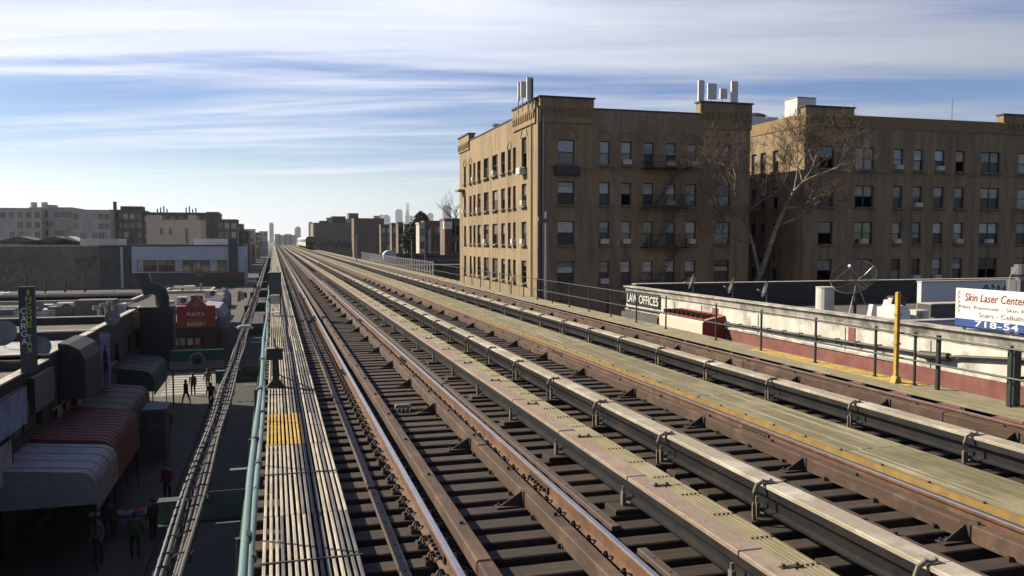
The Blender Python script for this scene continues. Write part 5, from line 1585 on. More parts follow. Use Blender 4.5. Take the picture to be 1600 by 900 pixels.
for (u_, v_, dx, dy, lb) in ((115, 470, 3.0, 0.12, 'grey roof pipe run on the left silver roof'), (60, 525, 2.4, 0.12, 'low pipe run on the nearest tar roof')):
    p = on_roof(u_, v_, -5.05)
    y_ = min(p.y, 60)
    t = thing('roof_pipe', lb, 'pipe', (p.x, y_, -5.0))
    MB().tube([(p.x - dx, y_, -4.93), (p.x + dx * 0.4, y_ + 0.3, -4.93)], 0.06, 7).build('pipe', M_steel, t)
    for k in range(3):
        MB().box(p.x - dx * 0.8 + k * dx * 0.5, p.x - dx * 0.8 + k * dx * 0.5 + 0.1, y_ - 0.1, y_ + 0.25, -5.08, -4.98).build('block', M_guard, t)

# ================================================================== block beyond the side street
def block(name, label, x0, x1, y0, y1, zt, wm, rows=0, cols=0, ww=1.1, wh=1.5, faces=('y',), cat='building', group=None, top=None, pitch=3.0, z_first=None, winm=None, base=GZ, cop=0.12, copm=None, skip=0.0, seed=1):
    t = thing(name, label, cat, ((x0 + x1) / 2, y0, base), group)
    rnd = random.Random(seed + int(abs(x0) * 10) + int(y0))
    m = MB(); jobs = []
    zf = zt - 1.0 - wh if z_first is None else z_first
    spec = {'y': ('y', y0, x0, x1, -1), 'x-': ('x', x0, y0, y1, -1), 'x+': ('x', x1, y0, y1, 1)}
    for fc in ('y', 'x-', 'x+'):
        ax, c, u0, u1, sg = spec[fc]
        rects = []
        if fc in faces and rows:
            n = cols if fc == 'y' else max(2, int((u1 - u0) / 4))
            for j in range(rows):
                for i in range(n):
                    if rnd.random() < skip:
                        continue
                    uc = u0 + (u1 - u0) * (i + 0.5) / n
                    z = zf - j * pitch
                    if z > base + 0.3:
                        rects.append((uc - ww / 2, uc + ww / 2, z, z + wh))
        wall_open(m, ax, c, u0, u1, base, zt, rects, 0.25, sg)
        jobs.append((ax, c, rects, sg))
    m.quad((x0, y1, base), (x1, y1, base), (x1, y1, zt), (x0, y1, zt)).quad((x0, y0, zt - 0.02), (x1, y0, zt - 0.02), (x1, y1, zt - 0.02), (x0, y1, zt - 0.02))
    m.build('wall', wm, t)
    pmesh = {}
    for ax, c, rects, sg in jobs:
        for r in rects:
            k = rnd.random()
            mm = winm or (M_glass if k < 0.45 else (M_curt if k < 0.7 else M_blind))
            if mm.name not in pmesh:
                pmesh[mm.name] = MB().box(-ww / 2, ww / 2, 0, 0.05, 0, wh).box(-ww / 2, ww / 2, -0.05, 0, wh * 0.48, wh * 0.52).mesh('window', [mm])
            uc = (r[0] + r[1]) / 2
            if ax == 'y':
                inst('window', pmesh[mm.name], t, (uc, c + 0.2, r[2]), 0)
            else:
                inst('window', pmesh[mm.name], t, (c - sg * 0.2, uc, r[2]), -math.pi / 2 if sg < 0 else math.pi / 2)
    if cop:
        cm = MB()
        for a, b, c, d in ((x0 - cop, x1 + cop, y0 - cop, y0 + 0.3), (x0 - cop, x1 + cop, y1 - 0.3, y1 + cop), (x0 - cop, x0 + 0.3, y0 + 0.3, y1 - 0.3), (x1 - 0.3, x1 + cop, y0 + 0.3, y1 - 0.3)):
            cm.box(a, b, c, d, zt, zt + 0.35)
        cm.build('parapet', copm or wm, t)
    return t


bk = block('bakery_building', 'low corner bakery building with red sign beyond the side street', -15.5, -5.3, 78.6, 92.0, -7.6, M_shop, 0, faces=())
MB().box(-9.0, -6.2, 78.5, 78.59, GZ + 0.3, GZ + 2.9).build('shop_window', M_glass, bk)
for k in range(4):
    MB().box(-8.7 + 0.62 * k, -8.25 + 0.62 * k, 78.44, 78.49, GZ + 2.2, GZ + 2.8).build('poster', flat('poster_%d' % k, [(0.5, 0.48, 0.4), (0.42, 0.3, 0.12), (0.45, 0.45, 0.5), (0.5, 0.2, 0.1)][k]), bk)
t = thing('bakery_sign', 'red gabled sign lettered PUNTA BAKERY', 'sign', (-6.7, 78.3, -7.8))
a, b = aty(276, 479, 78.3), aty(336, 511, 78.3); g = aty(306, 463, 78.3)
gl, gr_ = aty(290, 477, 78.3).x, aty(322, 477, 78.3).x
MB().prism([(a.x, b.z), (b.x, b.z), (b.x, a.z), (gr_, a.z), (g.x, g.z), (gl, a.z), (a.x, a.z)], 'y', 78.3, 79.3).build('board', M_red, t)
MB().prism([(gl + 0.1, a.z - 0.1), (gr_ - 0.1, a.z - 0.1), (g.x, g.z - 0.15)], 'y', 78.28, 78.299).build('gable_panel', flat('gable_orange', (0.42, 0.13, 0.02)), t)
MB().box(gl + 0.1, gr_ - 0.1, 78.28, 78.299, aty(300, 503, 78.3).z, aty(300, 498, 78.3).z).build('stripe', flat('gable_orange', (0.42, 0.13, 0.02)), t)
lm = mat('sign_letter_white', (0.62, 0.58, 0.55), rough=0.6)
inst('lettering', text_mesh('PUNTA', 1.5, 0.32, lm), t, (gl + 0.08, 78.276, aty(300, 494, 78.3).z))
inst('lettering', text_mesh('BAKERY', 1.55, 0.34, lm), t, (gl + 0.12, 78.276, aty(300, 509.5, 78.3).z))
MB().tube([(g.x, 78.28, g.z - 0.75), (g.x, 78.27, g.z - 0.75)], 0.26, 14).build('emblem', flat('emblem_rose', (0.45, 0.2, 0.16)), t)
MB().prism([(g.x, g.z + 0.02), (gl - 0.02, a.z + 0.03), (gl - 0.02, a.z + 0.1), (g.x, g.z + 0.1)], 'y', 78.28, 79.32).build('gable_cap', flat('gable_cap_red', (0.55, 0.12, 0.08)), t)
for k, (y0, y1, col, lb) in enumerate(((84, 92, (0.42, 0.38, 0.50), 'lilac box awning just beyond the bakery'), (93, 101, (0.05, 0.06, 0.17), 'navy box awning beyond the lilac one'), (102, 108, (0.34, 0.26, 0.10), 'mustard box awning further along the left shops'), (109, 118, (0.12, 0.14, 0.30), 'farthest blue box awning on the left shops'))):
    t = thing('street_awning', lb, 'awning', (-5, y0, -8), 'box awnings beyond the side street')
    x1 = -4.5 - 0.35 * k
    MB().prism([(-6.6, -6.3), (x1 - 0.6, -6.5), (x1, -7.3), (x1, -8.5), (-6.6, -8.5)], 'y', y0, y1).build('canopy', flat('street_canvas_%d' % k, col), t)
    MB().box(x1, x1 + 0.02, y0 + 0.1, y1 - 0.1, -8.7, -8.48).build('valance', flat('street_canvas_%d' % k, col), t)
block('shop_building', 'long low dark shop row behind the coloured box awnings', -34, -6.6, 92.5, 122, -7.3, M_shop, 0, faces=(), copm=M_coping)
for k, (ya, yb, zt_, mm, lb) in enumerate(((79, 87, -7.5, M_rooft, 'tar-roofed hall just across the side street'), (87.2, 96, -7.2, M_roofs, 'silver-roofed hall, second across the side street'), (96.2, 106, -7.6, M_rooft, 'tan-roofed hall, third across the side street'), (106.2, 119, -7.3, M_roofs, 'silver-roofed hall, last before the car lot'))):
    block('shop_building', lb, -48, -16 if k else -15.6, ya, yb, zt_, mm, 0, faces=(), copm=M_coping if k % 2 else M_shop, group='halls across the side street')
for k in range(7):
    air_unit(-30 + 2.1 * k, (83, 91, 101)[k % 3], (-7.5, -7.2, -7.6)[k % 3], 1.4, 1.0, 0.9, ['squat grey unit', 'pale unit', 'cream unit', 'long unit', 'boxy unit', 'white unit', 'small unit'][k] + ' on the halls across the side street, %s from the left' % ['first', 'second', 'third', 'fourth', 'fifth', 'sixth', 'seventh'][k], k % 2 == 0, [M_cabin, None, M_offw][k % 3])
for k, (x_, y_, w_, z_, lb) in enumerate(((-14.5, 126, 5.0, -8.3, 'flat shed at the near edge of the car lot'), (-24, 128, 7.0, -8.6, 'long pale shed by the car lot'), (-36, 127, 6.0, -8.2, 'dark shed left of the car lot'), (-13.5, 146, 4.0, -8.6, 'tan shed behind the box awnings'))):
    o = block('lot_shed', lb, x_ - w_, x_ + w_ - 0.5, y_, y_ + 9, z_, [M_shop, M_offw, M_dkgrey, M_beige][k], 1, 4, 1.2, 1.2, ('y',), group='sheds around the car lot', copm=M_coping)
    MB().box(x_ - 1.2, x_ + 0.6, y_ + 3, y_ + 4.6, z_, z_ + 0.9).build('roof_unit', M_offw, o)
    MB().cyl(x_ + 1.6, y_ + 4, z_, z_ + 1.3, 0.2, seg=8).build('flue', M_steel, o)
for k in range(6):
    air_unit(-13.5 + 1.15 * k, (82, 86.5, 97, 101, 106, 113)[k], -7.6 if k < 2 else -7.3, 1.1 + 0.2 * (k % 3), 0.9, 0.7 + 0.15 * (k % 2), '%s roof unit behind the bakery sign, %s from the near end' % (('white', 'grey', 'cream')[k % 3], ['first', 'second', 'third', 'fourth', 'fifth', 'sixth'][k]), k % 2 == 1, [M_white, M_cabin, M_offw][k % 3])
# flags
t = thing('flag', 'yellow and red flag hung out above the far left awnings', 'flag', (-4.6, 96, -7.4))
p = aty(378, 455, 96)
MB().tube([(p.x - 1.0, 96, p.z - 0.6), (p.x + 0.4, 96, p.z + 0.5)], 0.03, 5).build('pole', M_steel, t)
for k, col in enumerate(((0.62, 0.45, 0.02), (0.55, 0.5, 0.5), (0.45, 0.03, 0.05))):
    MB().prism([(p.x - 0.5 + 0.35 * k, p.z - 1.1 + 0.2 * k), (p.x - 0.15 + 0.35 * k, p.z - 1.2 + 0.2 * k), (p.x - 0.1 + 0.3 * k, p.z + 0.1 - 0.1 * k), (p.x - 0.4 + 0.3 * k, p.z - 0.0 - 0.1 * k)], 'y', 96 + 0.05 * k, 96.02 + 0.05 * k).build('cloth_stripe', flat('flag_%d' % k, col), t)

struct(MB().box(-60, -9.1, 123, 214, GZ - 0.1, GZ + 0.012).build('parking_lot', M_asph))
# parked cars in the lot beyond
def car(x, y, rz, col, label):
    t = thing('parked_car', label, 'car', (x, y, GZ), 'cars parked beyond the left shops')
    def put(mb, nm, m_, par):
        o = mb.build(nm, m_, None); o.parent = par; WL.pop(o.name, None); return o
    prof = [(-2.2, 0.35), (2.2, 0.35), (2.25, 0.75), (1.5, 0.92), (0.85, 1.42), (-1.2, 1.45), (-1.9, 0.95), (-2.25, 0.85)]
    b_ = put(MB().prism(prof, 'x', -0.86, 0.86) if False else MB().prism([(q, z) for q, z in prof], 'x', -0.86, 0.86), 'body', mat('car_paint_%d' % int(abs(x * 10)), col, rough=0.3, coat=0.8), t)
    put(MB().prism([(0.82, 1.38), (1.42, 0.95), (1.44, 0.97), (0.85, 1.41)], 'x', -0.75, 0.75), 'windscreen', M_glass, t)
    put(MB().prism([(-1.25, 1.42), (-1.85, 0.98), (-1.88, 1.0), (-1.27, 1.45)], 'x', -0.75, 0.75), 'rear_window', M_glass, t)
    for s in (-1, 1):
        put(MB().prism([(-1.5, 0.98), (1.2, 0.98), (0.8, 1.36), (-1.15, 1.38)], 'x', s * 0.862 - 0.006, s * 0.862 + 0.006), 'side_window', M_glass, t)
        for q in (-1.35, 1.4):
            put(MB().tube([(s * 0.7, q, 0.32), (s * 0.9, q, 0.32)], 0.32, 14), 'wheel', M_black, t)
        put(MB().box(s * 0.6 - 0.15, s * 0.6 + 0.15, 2.2, 2.26, 0.6, 0.74), 'headlight', M_white, t)
    t.rotation_euler[2] = rz
    return t


for k, (u_, col, lb) in enumerate(((240, (0.5, 0.5, 0.5), 'silver car parked at the left of the distant lot'), (259, (0.02, 0.02, 0.025), 'black car parked in the distant lot'), (278, (0.6, 0.6, 0.6), 'white car parked mid lot'), (298, (0.05, 0.09, 0.2), 'blue car parked at the right of the distant lot'))):
    p = aty(u_, 440, 196)
    car(p.x, 196 + 2 * (k % 2), math.pi + 0.1 * k, col, lb)
rw = random.Random(64)
for k in range(9):
    cn, cc_ = [('grey', (0.2, 0.2, 0.21)), ('white', (0.6, 0.6, 0.6)), ('dark red', (0.18, 0.03, 0.03)), ('black', (0.02, 0.02, 0.025)), ('silver', (0.42, 0.43, 0.45)), ('navy', (0.03, 0.05, 0.12)), ('beige', (0.4, 0.36, 0.28)), ('dark green', (0.03, 0.08, 0.05)), ('pale blue', (0.3, 0.38, 0.46))][k]
    car(-44 + 3.6 * k, 172 + rw.uniform(-0.6, 0.6), rw.choice((0, math.pi)) + rw.uniform(-0.06, 0.06), cc_, '%s car in the nearer row of the parking lot' % cn)

# grey-blue two-storey building and its neighbours
a = aty(205, 385, 215); b = aty(382, 385, 215)
GB = block('office_building', 'two-storey blue-grey building with wide window bands', a.x, b.x, 215, 240, a.z, M_blugrey, 0, faces=(), copm=M_dkgrey)
for (ua, ub) in ((215, 244), (248, 298), (301, 353)):
    n = 4 if ub - ua > 40 else 3
    x0, x1 = aty(ua, 410, 214.9).x, aty(ub, 410, 214.9).x
    z1, z0 = aty(ua, 407, 214.9).z, aty(ua, 424, 214.9).z
    o = MB().box(x0 - 0.1, x1 + 0.1, 214.86, 214.99, z0 - 0.1, z1 + 0.1).build('window_band', M_frame, GB)
    for k in range(n):
        w_ = (x1 - x0) / n
        MB().box(x0 + w_ * k + 0.08, x0 + w_ * (k + 1) - 0.08, 214.80, 214.855, z0, z1).build('pane', M_glass if (k + n) % 3 else M_blind, o)
x0, x1 = aty(357, 400, 214.8).x, aty(371, 400, 214.8).x
MB().box(x0, x1, 214.6, 214.99, GZ, aty(360, 373, 214.8).z).build('stair_tower', M_dkgrey, GB)
MB().box(aty(205, 430, 214.9).x, aty(382, 430, 214.9).x, 214.5, 214.95, GZ, aty(300, 426, 214.9).z).build('ground_storey', M_dkgrey, GB)
MB().box(aty(325, 430, 214.4).x, aty(381, 430, 214.4).x, 213.6, 214.45, aty(340, 437, 214.4).z, aty(340, 426, 214.4).z).build('red_fascia', flat('dull_red', (0.16, 0.05, 0.05)), GB)
MB().box(aty(304, 430, 214.4).x, aty(317, 430, 214.4).x, 214.3, 214.45, aty(304, 432, 214.4).z, aty(304, 421, 214.4).z).build('yellow_sign', flat('dull_yellow', (0.34, 0.26, 0.05)), GB)
MB().box(aty(303, 380, 219).x, aty(357, 380, 219).x, 219, 230, a.z, aty(303, 373, 219).z).build('roof_bulkhead', M_offw, GB)
a2 = aty(155, 385, 216); b2 = aty(203, 385, 216)
GC = block('office_building', 'grey-brown building with a dark corner shaft left of the blue-grey one', a2.x, b2.x, 216, 238, a2.z - 0.1, M_dkgrey, 0, faces=())
MB().box(aty(188, 400, 215.8).x, aty(192, 400, 215.8).x, 215.7, 215.95, GZ, a2.z - 0.15).build('pale_pilaster', M_blugrey, GC)
MB().box(aty(162, 400, 215.8).x, aty(186, 400, 215.8).x, 215.8, 215.99, aty(162, 421, 215.8).z, aty(162, 408, 215.8).z).build('window', M_glass, GC)
MB().box(aty(125, 380, 220).x, aty(185, 380, 220).x, 220, 232, a2.z - 0.1, aty(150, 373, 220).z).build('roof_bulkhead', M_offw, GC)
a3 = aty(-60, 386, 218); b3 = aty(157, 386, 218)
GM = block('mural_building', 'long brown wall with a faded green mural behind bare trees', a3.x, b3.x, 218, 240, a3.z, mat('brown_mural_wall', (0.30, 0.265, 0.22), (0.22, 0.19, 0.16), 0.9, 0.25, third=(0.13, 0.115, 0.1), tscale=0.06), 0, faces=(), copm=M_conc)
MB().poly([(aty(u_, 400, 217.9).x, 217.9, aty(u_, v_, 217.9).z) for u_, v_ in ((116, 404), (155, 397), (143, 418), (120, 416))]).build('mural', flat('mural_green', (0.06, 0.16, 0.06)), GM)
for k in range(5):
    p = aty(8 + 31 * k, 440, 190 + 4 * (k % 2))
    b0 = Vector((p.x, p.y, GZ))
    bare_tree('bare_tree', 'bare street tree before the mural wall, %s from the left' % ['first', 'second', 'third', 'fourth', 'fifth'][k], b0, [
        {'path': [b0, b0 + Vector((0.1, 0, 2.5)), b0 + Vector((0.0, 0.1, 4.5))], 'r0': 0.2, 'r1': 0.12, 'limbs': [(2, (0.5, 0, 1), 2.6), (2, (-0.6, 0.2, 1), 2.6), (2, (0.1, -0.4, 1), 2.8), (1, (0.9, 0.2, 0.6), 2.2), (1, (-0.9, 0.0, 0.6), 2.2)]}], 40 + k, 4, M_twig, M_twig, 'bare street trees on the left')

# row of apartment houses behind on the left
apt = [(-30, 64, 326, 300, M_greybr, 'far grey apartment block at the left picture edge', 7, 6), (46, 113, 325, 305, M_greybr, 'grey apartment block with two rooftop tanks', 7, 6), (113, 172, 329, 302, M_greybr, 'pale grey apartment block in the middle of the far row', 6, 6), (170, 222, 329, 310, M_brown, 'brown and red apartment block with a red chimney', 5, 5), (222, 342, 333, 312, M_brown, 'wide brown apartment block behind the beige house', 9, 4), (339, 370, 344, 306, M_brown, 'dark brown apartment block at the end of the far left row', 3, 3)]
for ua, ub, vt, y_, wm, lb, nc, nr in apt:
    p0, p1 = aty(ua, vt, y_), aty(ub, vt, y_)
    t = block('apartment_block', lb, p0.x, p1.x, y_, y_ + 18, p0.z, wm, nr, nc, 1.5, 1.9, ('y',), group='apartment blocks far on the left', pitch=3.1, skip=0.08)
    if 'tanks' in lb:
        for uu in (53, 69.5):
            c_ = aty(uu, 322, y_ + 3); MB().cyl(c_.x, y_ + 3, p0.z, aty(uu, 316, y_ + 3).z, 1.0, seg=12).build('tank', M_greybr, t)
        q0, q1 = aty(74, 320, y_ + 3), aty(86, 320, y_ + 3); MB().box(q0.x, q1.x, y_ + 3, y_ + 7, p0.z, q0.z).build('bulkhead', M_greybr, t)
    if 'chimney' in lb:
        q0, q1 = aty(188, 322, y_ + 1), aty(222, 322, y_ + 1); MB().box(q0.x, q1.x, y_ + 1, y_ + 8, p0.z, q0.z).build('penthouse', M_redbr, t)
        q0, q1 = aty(176.5, 315, y_ + 2), aty(181.5, 315, y_ + 2); MB().box(q0.x, q1.x, y_ + 2, y_ + 3, p0.z, q0.z).build('chimney', M_redbr, t)
    if 'wide' in lb:
        for k in range(8):
            c_ = aty(246 + (k % 4) * 5 + (45 if k > 3 else 0), 333, y_ + 2); MB().box(c_.x - 0.2, c_.x + 0.2, y_ + 2, y_ + 2.3, p0.z, p0.z + 1.6 + 0.5 * (k % 3)).build('roof_antenna', M_dkgrey, t)
        q0, q1 = aty(322, 331, y_ - 0.5), aty(342, 331, y_ - 0.5); MB().box(q0.x, q1.x, y_ - 0.6, y_ + 5, GZ, q0.z).build('end_bay', M_brown, t)
p0, p1 = aty(228, 336, 255), aty(314, 336, 255)
BG = block('beige_house', 'beige rendered house standing out before the brown blocks', p0.x, p1.x, 255, 272, p0.z - 1.6, M_beige, 0, faces=())
for ua, ub in ((228, 248), (294, 305)):
    q0, q1 = aty(ua, 336, 254.9), aty(ub, 336, 254.9); MB().box(q0.x, q1.x, 254.9, 262, p0.z - 1.7, q0.z).build('raised_parapet', M_beige, BG)
for uu, va, vb in ((252, 357, 366), (266, 357, 366), (291.5, 357, 380)):
    q0, q1 = aty(uu - 2, va, 254.8), aty(uu + 2, vb, 254.8); MB().box(q0.x, q1.x, 254.85, 254.99, q1.z, q0.z).build('window', M_glass, BG)
# small gabled houses
for k, (uc, lb) in enumerate(((30, 'low grey gabled house left of the bare trees roofline'), (106, 'pale gabled house peeking over the mural wall'), (85, 'grey hipped house roof behind the mural wall'))):
    c_ = aty(uc, 378, 262)
    t = thing('gabled_house', lb, 'house', (c_.x, 262, GZ), 'small houses behind the mural wall')
    w_ = 4.5 if k == 1 else 8
    MB().box(c_.x - w_, c_.x + w_, 262, 272, GZ, c_.z - 0.6).build('wall', M_offw if k == 1 else M_greybr, t)
    MB().prism([(c_.x - w_ - 0.4, c_.z - 0.6), (c_.x + w_ + 0.4, c_.z - 0.6), (c_.x, c_.z + 1.6)], 'y', 261.8, 272.4).build('roof', M_dkgrey if k != 1 else M_greybr, t)
    MB().box(c_.x - 0.6, c_.x + 0.6, 261.9, 261.99, c_.z - 3, c_.z - 1.4).build('window', M_glass, t)

# ================================================================== far street rows
rnd = random.Random(77)
fl = ['tall', 'broad', 'narrow', 'squat', 'flat', 'plain', 'stepped', 'dark', 'pale', 'small']
y_ = 330
for k in range(9):
    h = rnd.uniform(9, 16) * (1.0 - 0.03 * k); w_ = rnd.uniform(12, 22)
    block('street_house', '%s house %s along the far left street wall' % (fl[k], ['nearest', 'second', 'third', 'fourth', 'fifth', 'sixth', 'seventh', 'eighth', 'farthest'][k]), FX - w_, FX - 0.5 * (k % 2), y_, y_ + 30, GZ + h, [M_brown, M_greybr, M_redbr, M_beige][k % 4], 3, 4, 1.4, 1.8, ('y', 'x+'), group='houses along the far left street wall', pitch=3.2)
    y_ += 38 + 9 * k
for k, (ua, ub, vt, y_, mm) in enumerate(((373, 379, 351, 380, M_brown), (379, 398, 359, 420, M_greybr), (398, 405, 364, 520, M_brown), (405, 418, 362, 620, M_greybr))):
    p0, p1 = aty(ua, vt, y_), aty(ub, vt, y_)
    block('distant_house', ['narrow dark chimney-like house', 'grey stepped house', 'small brown house', 'low grey house'][k] + ' far left of the tracks', p0.x, p1.x, y_, y_ + 20, p0.z, mm, 3, 2, 1.4, 1.8, ('y',), group='distant houses left of the tracks')
p0, p1 = aty(491, 349, 400), aty(553, 349, 400)
RB = block('warehouse', 'big blank brown-grey wall with blue graffiti right of the train', p0.x, p1.x, 400, 440, p0.z, mat('brown_grey_render', (0.30, 0.255, 0.205), (0.26, 0.22, 0.18), 0.9, 0.1), 0, faces=(), cop=0.1)
q0 = aty(489, 348, 399.5); q1 = aty(492.5, 348, 399.5)
MB().box(q0.x, q1.x, 399.4, 399.95, GZ, q0.z).build('pale_edge', M_coping, RB)
gm_ = MB(); rnd = random.Random(2)
for k in range(26):
    u_ = 502 + k * 1.9; c_ = aty(u_, 382 + rnd.uniform(-4, 3), 399.85); h_ = rnd.uniform(0.7, 1.5)
    gm_.box(c_.x - 0.2, c_.x + 0.2 + rnd.uniform(0, 0.3), 399.86, 399.98, c_.z - h_, c_.z + h_)
gm_.build('graffiti', flat('graffiti_blue', (0.05, 0.09, 0.14)), RB)
rf = [(500, 512, 346, 402, M_dkgrey), (510, 520, 341, 405, M_greybr), (519, 540, 339, 404, M_dkgrey), (545, 560, 334, 460, M_brown), (540, 548, 343, 403, M_coping), (553, 600, 342, 380, M_brown), (584, 593, 338, 500, M_greybr)]
for k, (ua, ub, vt, y_, mm) in enumerate(rf):
    p0, p1 = aty(ua, vt, y_), aty(ub, vt, y_)
    block('rooftop_block', ['low dark roof block', 'grey roof block', 'wide dark roof block', 'brown tower block', 'slim pale chimney block', 'wide brown shaded block', 'grey block'][k] + ' above the graffiti wall, %s' % ['first', 'second', 'third', 'fourth', 'fifth', 'sixth', 'seventh'][k], p0.x, p1.x, y_, y_ + 12, p0.z, mm, 0, faces=(), cop=0.1, group='blocks above the graffiti wall')
# brick houses with sunlit edges nearer the tan building
hs = [(595, 612, 352, 300, M_brown), (612, 622, 350, 250, M_brown), (622, 630, 349, 230, M_brown), (632, 650, 352, 240, M_brown), (655, 664, 350, 190, M_greybr), (663, 690, 347, 195, M_brown), (695, 722, 344, 150, M_brown)]
for k, (ua, ub, vt, y_, mm) in enumerate(hs):
    p0, p1 = aty(ua, vt, y_), aty(ub, vt, y_)
    t = block('brick_house', ['dark brown rear house', 'brown house with sunlit edge', 'narrow brown house', 'brown house behind the evergreen', 'narrow grey house', 'dark brick house with white pipe', 'dark brick house with white chimney'][k] + ' left of the tan building', p0.x, p1.x, y_, y_ + 4.5, p0.z, mm, 4, max(1, int((ub - ua) / 6)), 1.2, 1.7, ('y',), group='brick houses left of the tan building')
    if k == 6:
        q0, q1 = aty(695, 346, y_ - 1), aty(705, 346, y_ - 1)
        MB().box(q0.x, q1.x, y_ - 1, y_ - 0.01, GZ, aty(700, 358, y_ - 1).z).build('chimney_breast', M_redbr, t)
        MB().box(q0.x - 0.15, q1.x + 0.15, y_ - 1.1, y_ - 0.01, aty(700, 358, y_ - 1).z, aty(700, 346, y_ - 1).z).build('chimney_cap', M_white, t)
    if k == 5:
        q0 = aty(671, 358, y_ - 0.3); MB().cyl(q0.x, y_ - 0.3, GZ, q0.z, 0.25, seg=8).build('white_pipe', M_white, t)
# low graffiti shed behind the picket fence
p0, p1 = aty(596, 402, 140), aty(740, 402, 140)
LG = block('low_shed', 'low graffiti-covered shed with dark red roof edge behind the fence', p0.x, p1.x, 140, 158, p0.z, mat('grey_blue_shed', (0.16, 0.17, 0.20), (0.11, 0.12, 0.14), 0.9, 0.6, third=(0.2, 0.2, 0.22), tscale=0.3), 0, faces=(), copm=flat('dull_maroon', (0.10, 0.03, 0.04)))
gg = MB(); rnd = random.Random(12)
for k in range(30):
    u_ = 615 + k * 3.4; c_ = aty(u_, 414 + rnd.uniform(-3, 4), 139.8); h_ = rnd.uniform(0.3, 0.8)
    gg.tube([(c_.x, 139.9, c_.z - h_), (c_.x + rnd.uniform(-0.5, 0.5), 139.9, c_.z), (c_.x + rnd.uniform(-0.3, 0.6), 139.9, c_.z + h_)], 0.09, 4)
gg.build('graffiti', flat('graffiti_pale', (0.30, 0.38, 0.42)), LG)
c_ = aty(595, 396, 150)
MB().tube([(c_.x, 138.0, c_.z - 0.4), (c_.x, 139.95, c_.z - 0.4)], 1.1, 22).build('round_gable', M_blugrey, LG)
p0, p1 = aty(640, 432, 100), aty(735, 432, 100)
block('low_shed', 'low dark shed roof just behind the right railing', p0.x - 3, p1.x + 5, 100, 118, p0.z + 1.0, M_dkgrey, 0, faces=(), copm=M_dark)
p = atx(665, 440, 12.5)
for uu, vt, vb, lb in ((557, 368, 398, 'thin light pole left of the round gable'), (664, 398, 445, 'thin pole just left of the tan building'), (643, 375, 400, 'thin pale pole before the brick houses')):
    q = aty(uu, vt, 110)
    t = thing('light_pole', lb, 'pole', (q.x, 110, GZ), 'thin poles right of the tracks')
    MB().cyl(q.x, 110, GZ, q.z, 0.09, 0.06, 8).build('mast', M_steel, t)
    MB().box(q.x - 0.5, q.x + 0.1, 109.9, 110.1, q.z, q.z + 0.08).build('lamp_arm', M_steel, t)
# evergreen and far bare trees
def leafy(name, label, c, rx, rz_, n, m_, seed):
    t = thing(name, label, 'tree', (c.x, c.y, GZ))
    rnd = random.Random(seed)
    MB().tube([(c.x, c.y, GZ), (c.x, c.y, c.z)], [0.4, 0.15], 7).build('trunk', M_twig, t)
    m = MB()
    for k in range(n):
        while True:
            q = Vector((rnd.uniform(-1, 1), rnd.uniform(-1, 1), rnd.uniform(-1, 1)))
            if q.length < 1:
                break
        q = Vector((q.x * rx * (1 - 0.35 * q.z), q.y * rx * (1 - 0.35 * q.z), q.z * rz_)) + c
        a = Vector((rnd.uniform(-1, 1), rnd.uniform(-1, 1), rnd.uniform(-1, 1))).normalized() * rnd.uniform(0.2, 0.45)
        b = a.cross(Vector((rnd.uniform(-1, 1), rnd.uniform(-1, 1), 1))).normalized() * 0.25
        m.quad(q - a - b, q + a - b, q + a + b, q - a + b)
    m.build('crown', m_, t, kind='stuff')


leafy('evergreen_tree', 'dark evergreen tree among the brick houses', aty(664, 362, 215) + Vector((-1, 0, 0)), 3.4, 5.2, 1800, M_leaf, 1)
leafy('evergreen_tree', 'lower dark evergreen beside the beige house edge', aty(644, 372, 210), 2.6, 4.0, 1200, M_leaf, 2)
b0 = aty(712, 440, 160); b0 = Vector((b0.x, 160, GZ))
bare_tree('bare_tree', 'pale bare tree rising behind the sunlit tan wall', b0, [{'path': [b0, b0 + Vector((0, 0, 6)), aty(711, 352, 160)], 'r0': 0.35, 'r1': 0.18, 'limbs': [(2, (0.5, 0, 1), 3.2), (2, (-0.5, 0.2, 1), 3.2), (2, (0.1, -0.3, 1), 3.4), (2, (0.8, 0, 0.7), 3)]}], 91, 4, M_bark, M_bark, None)

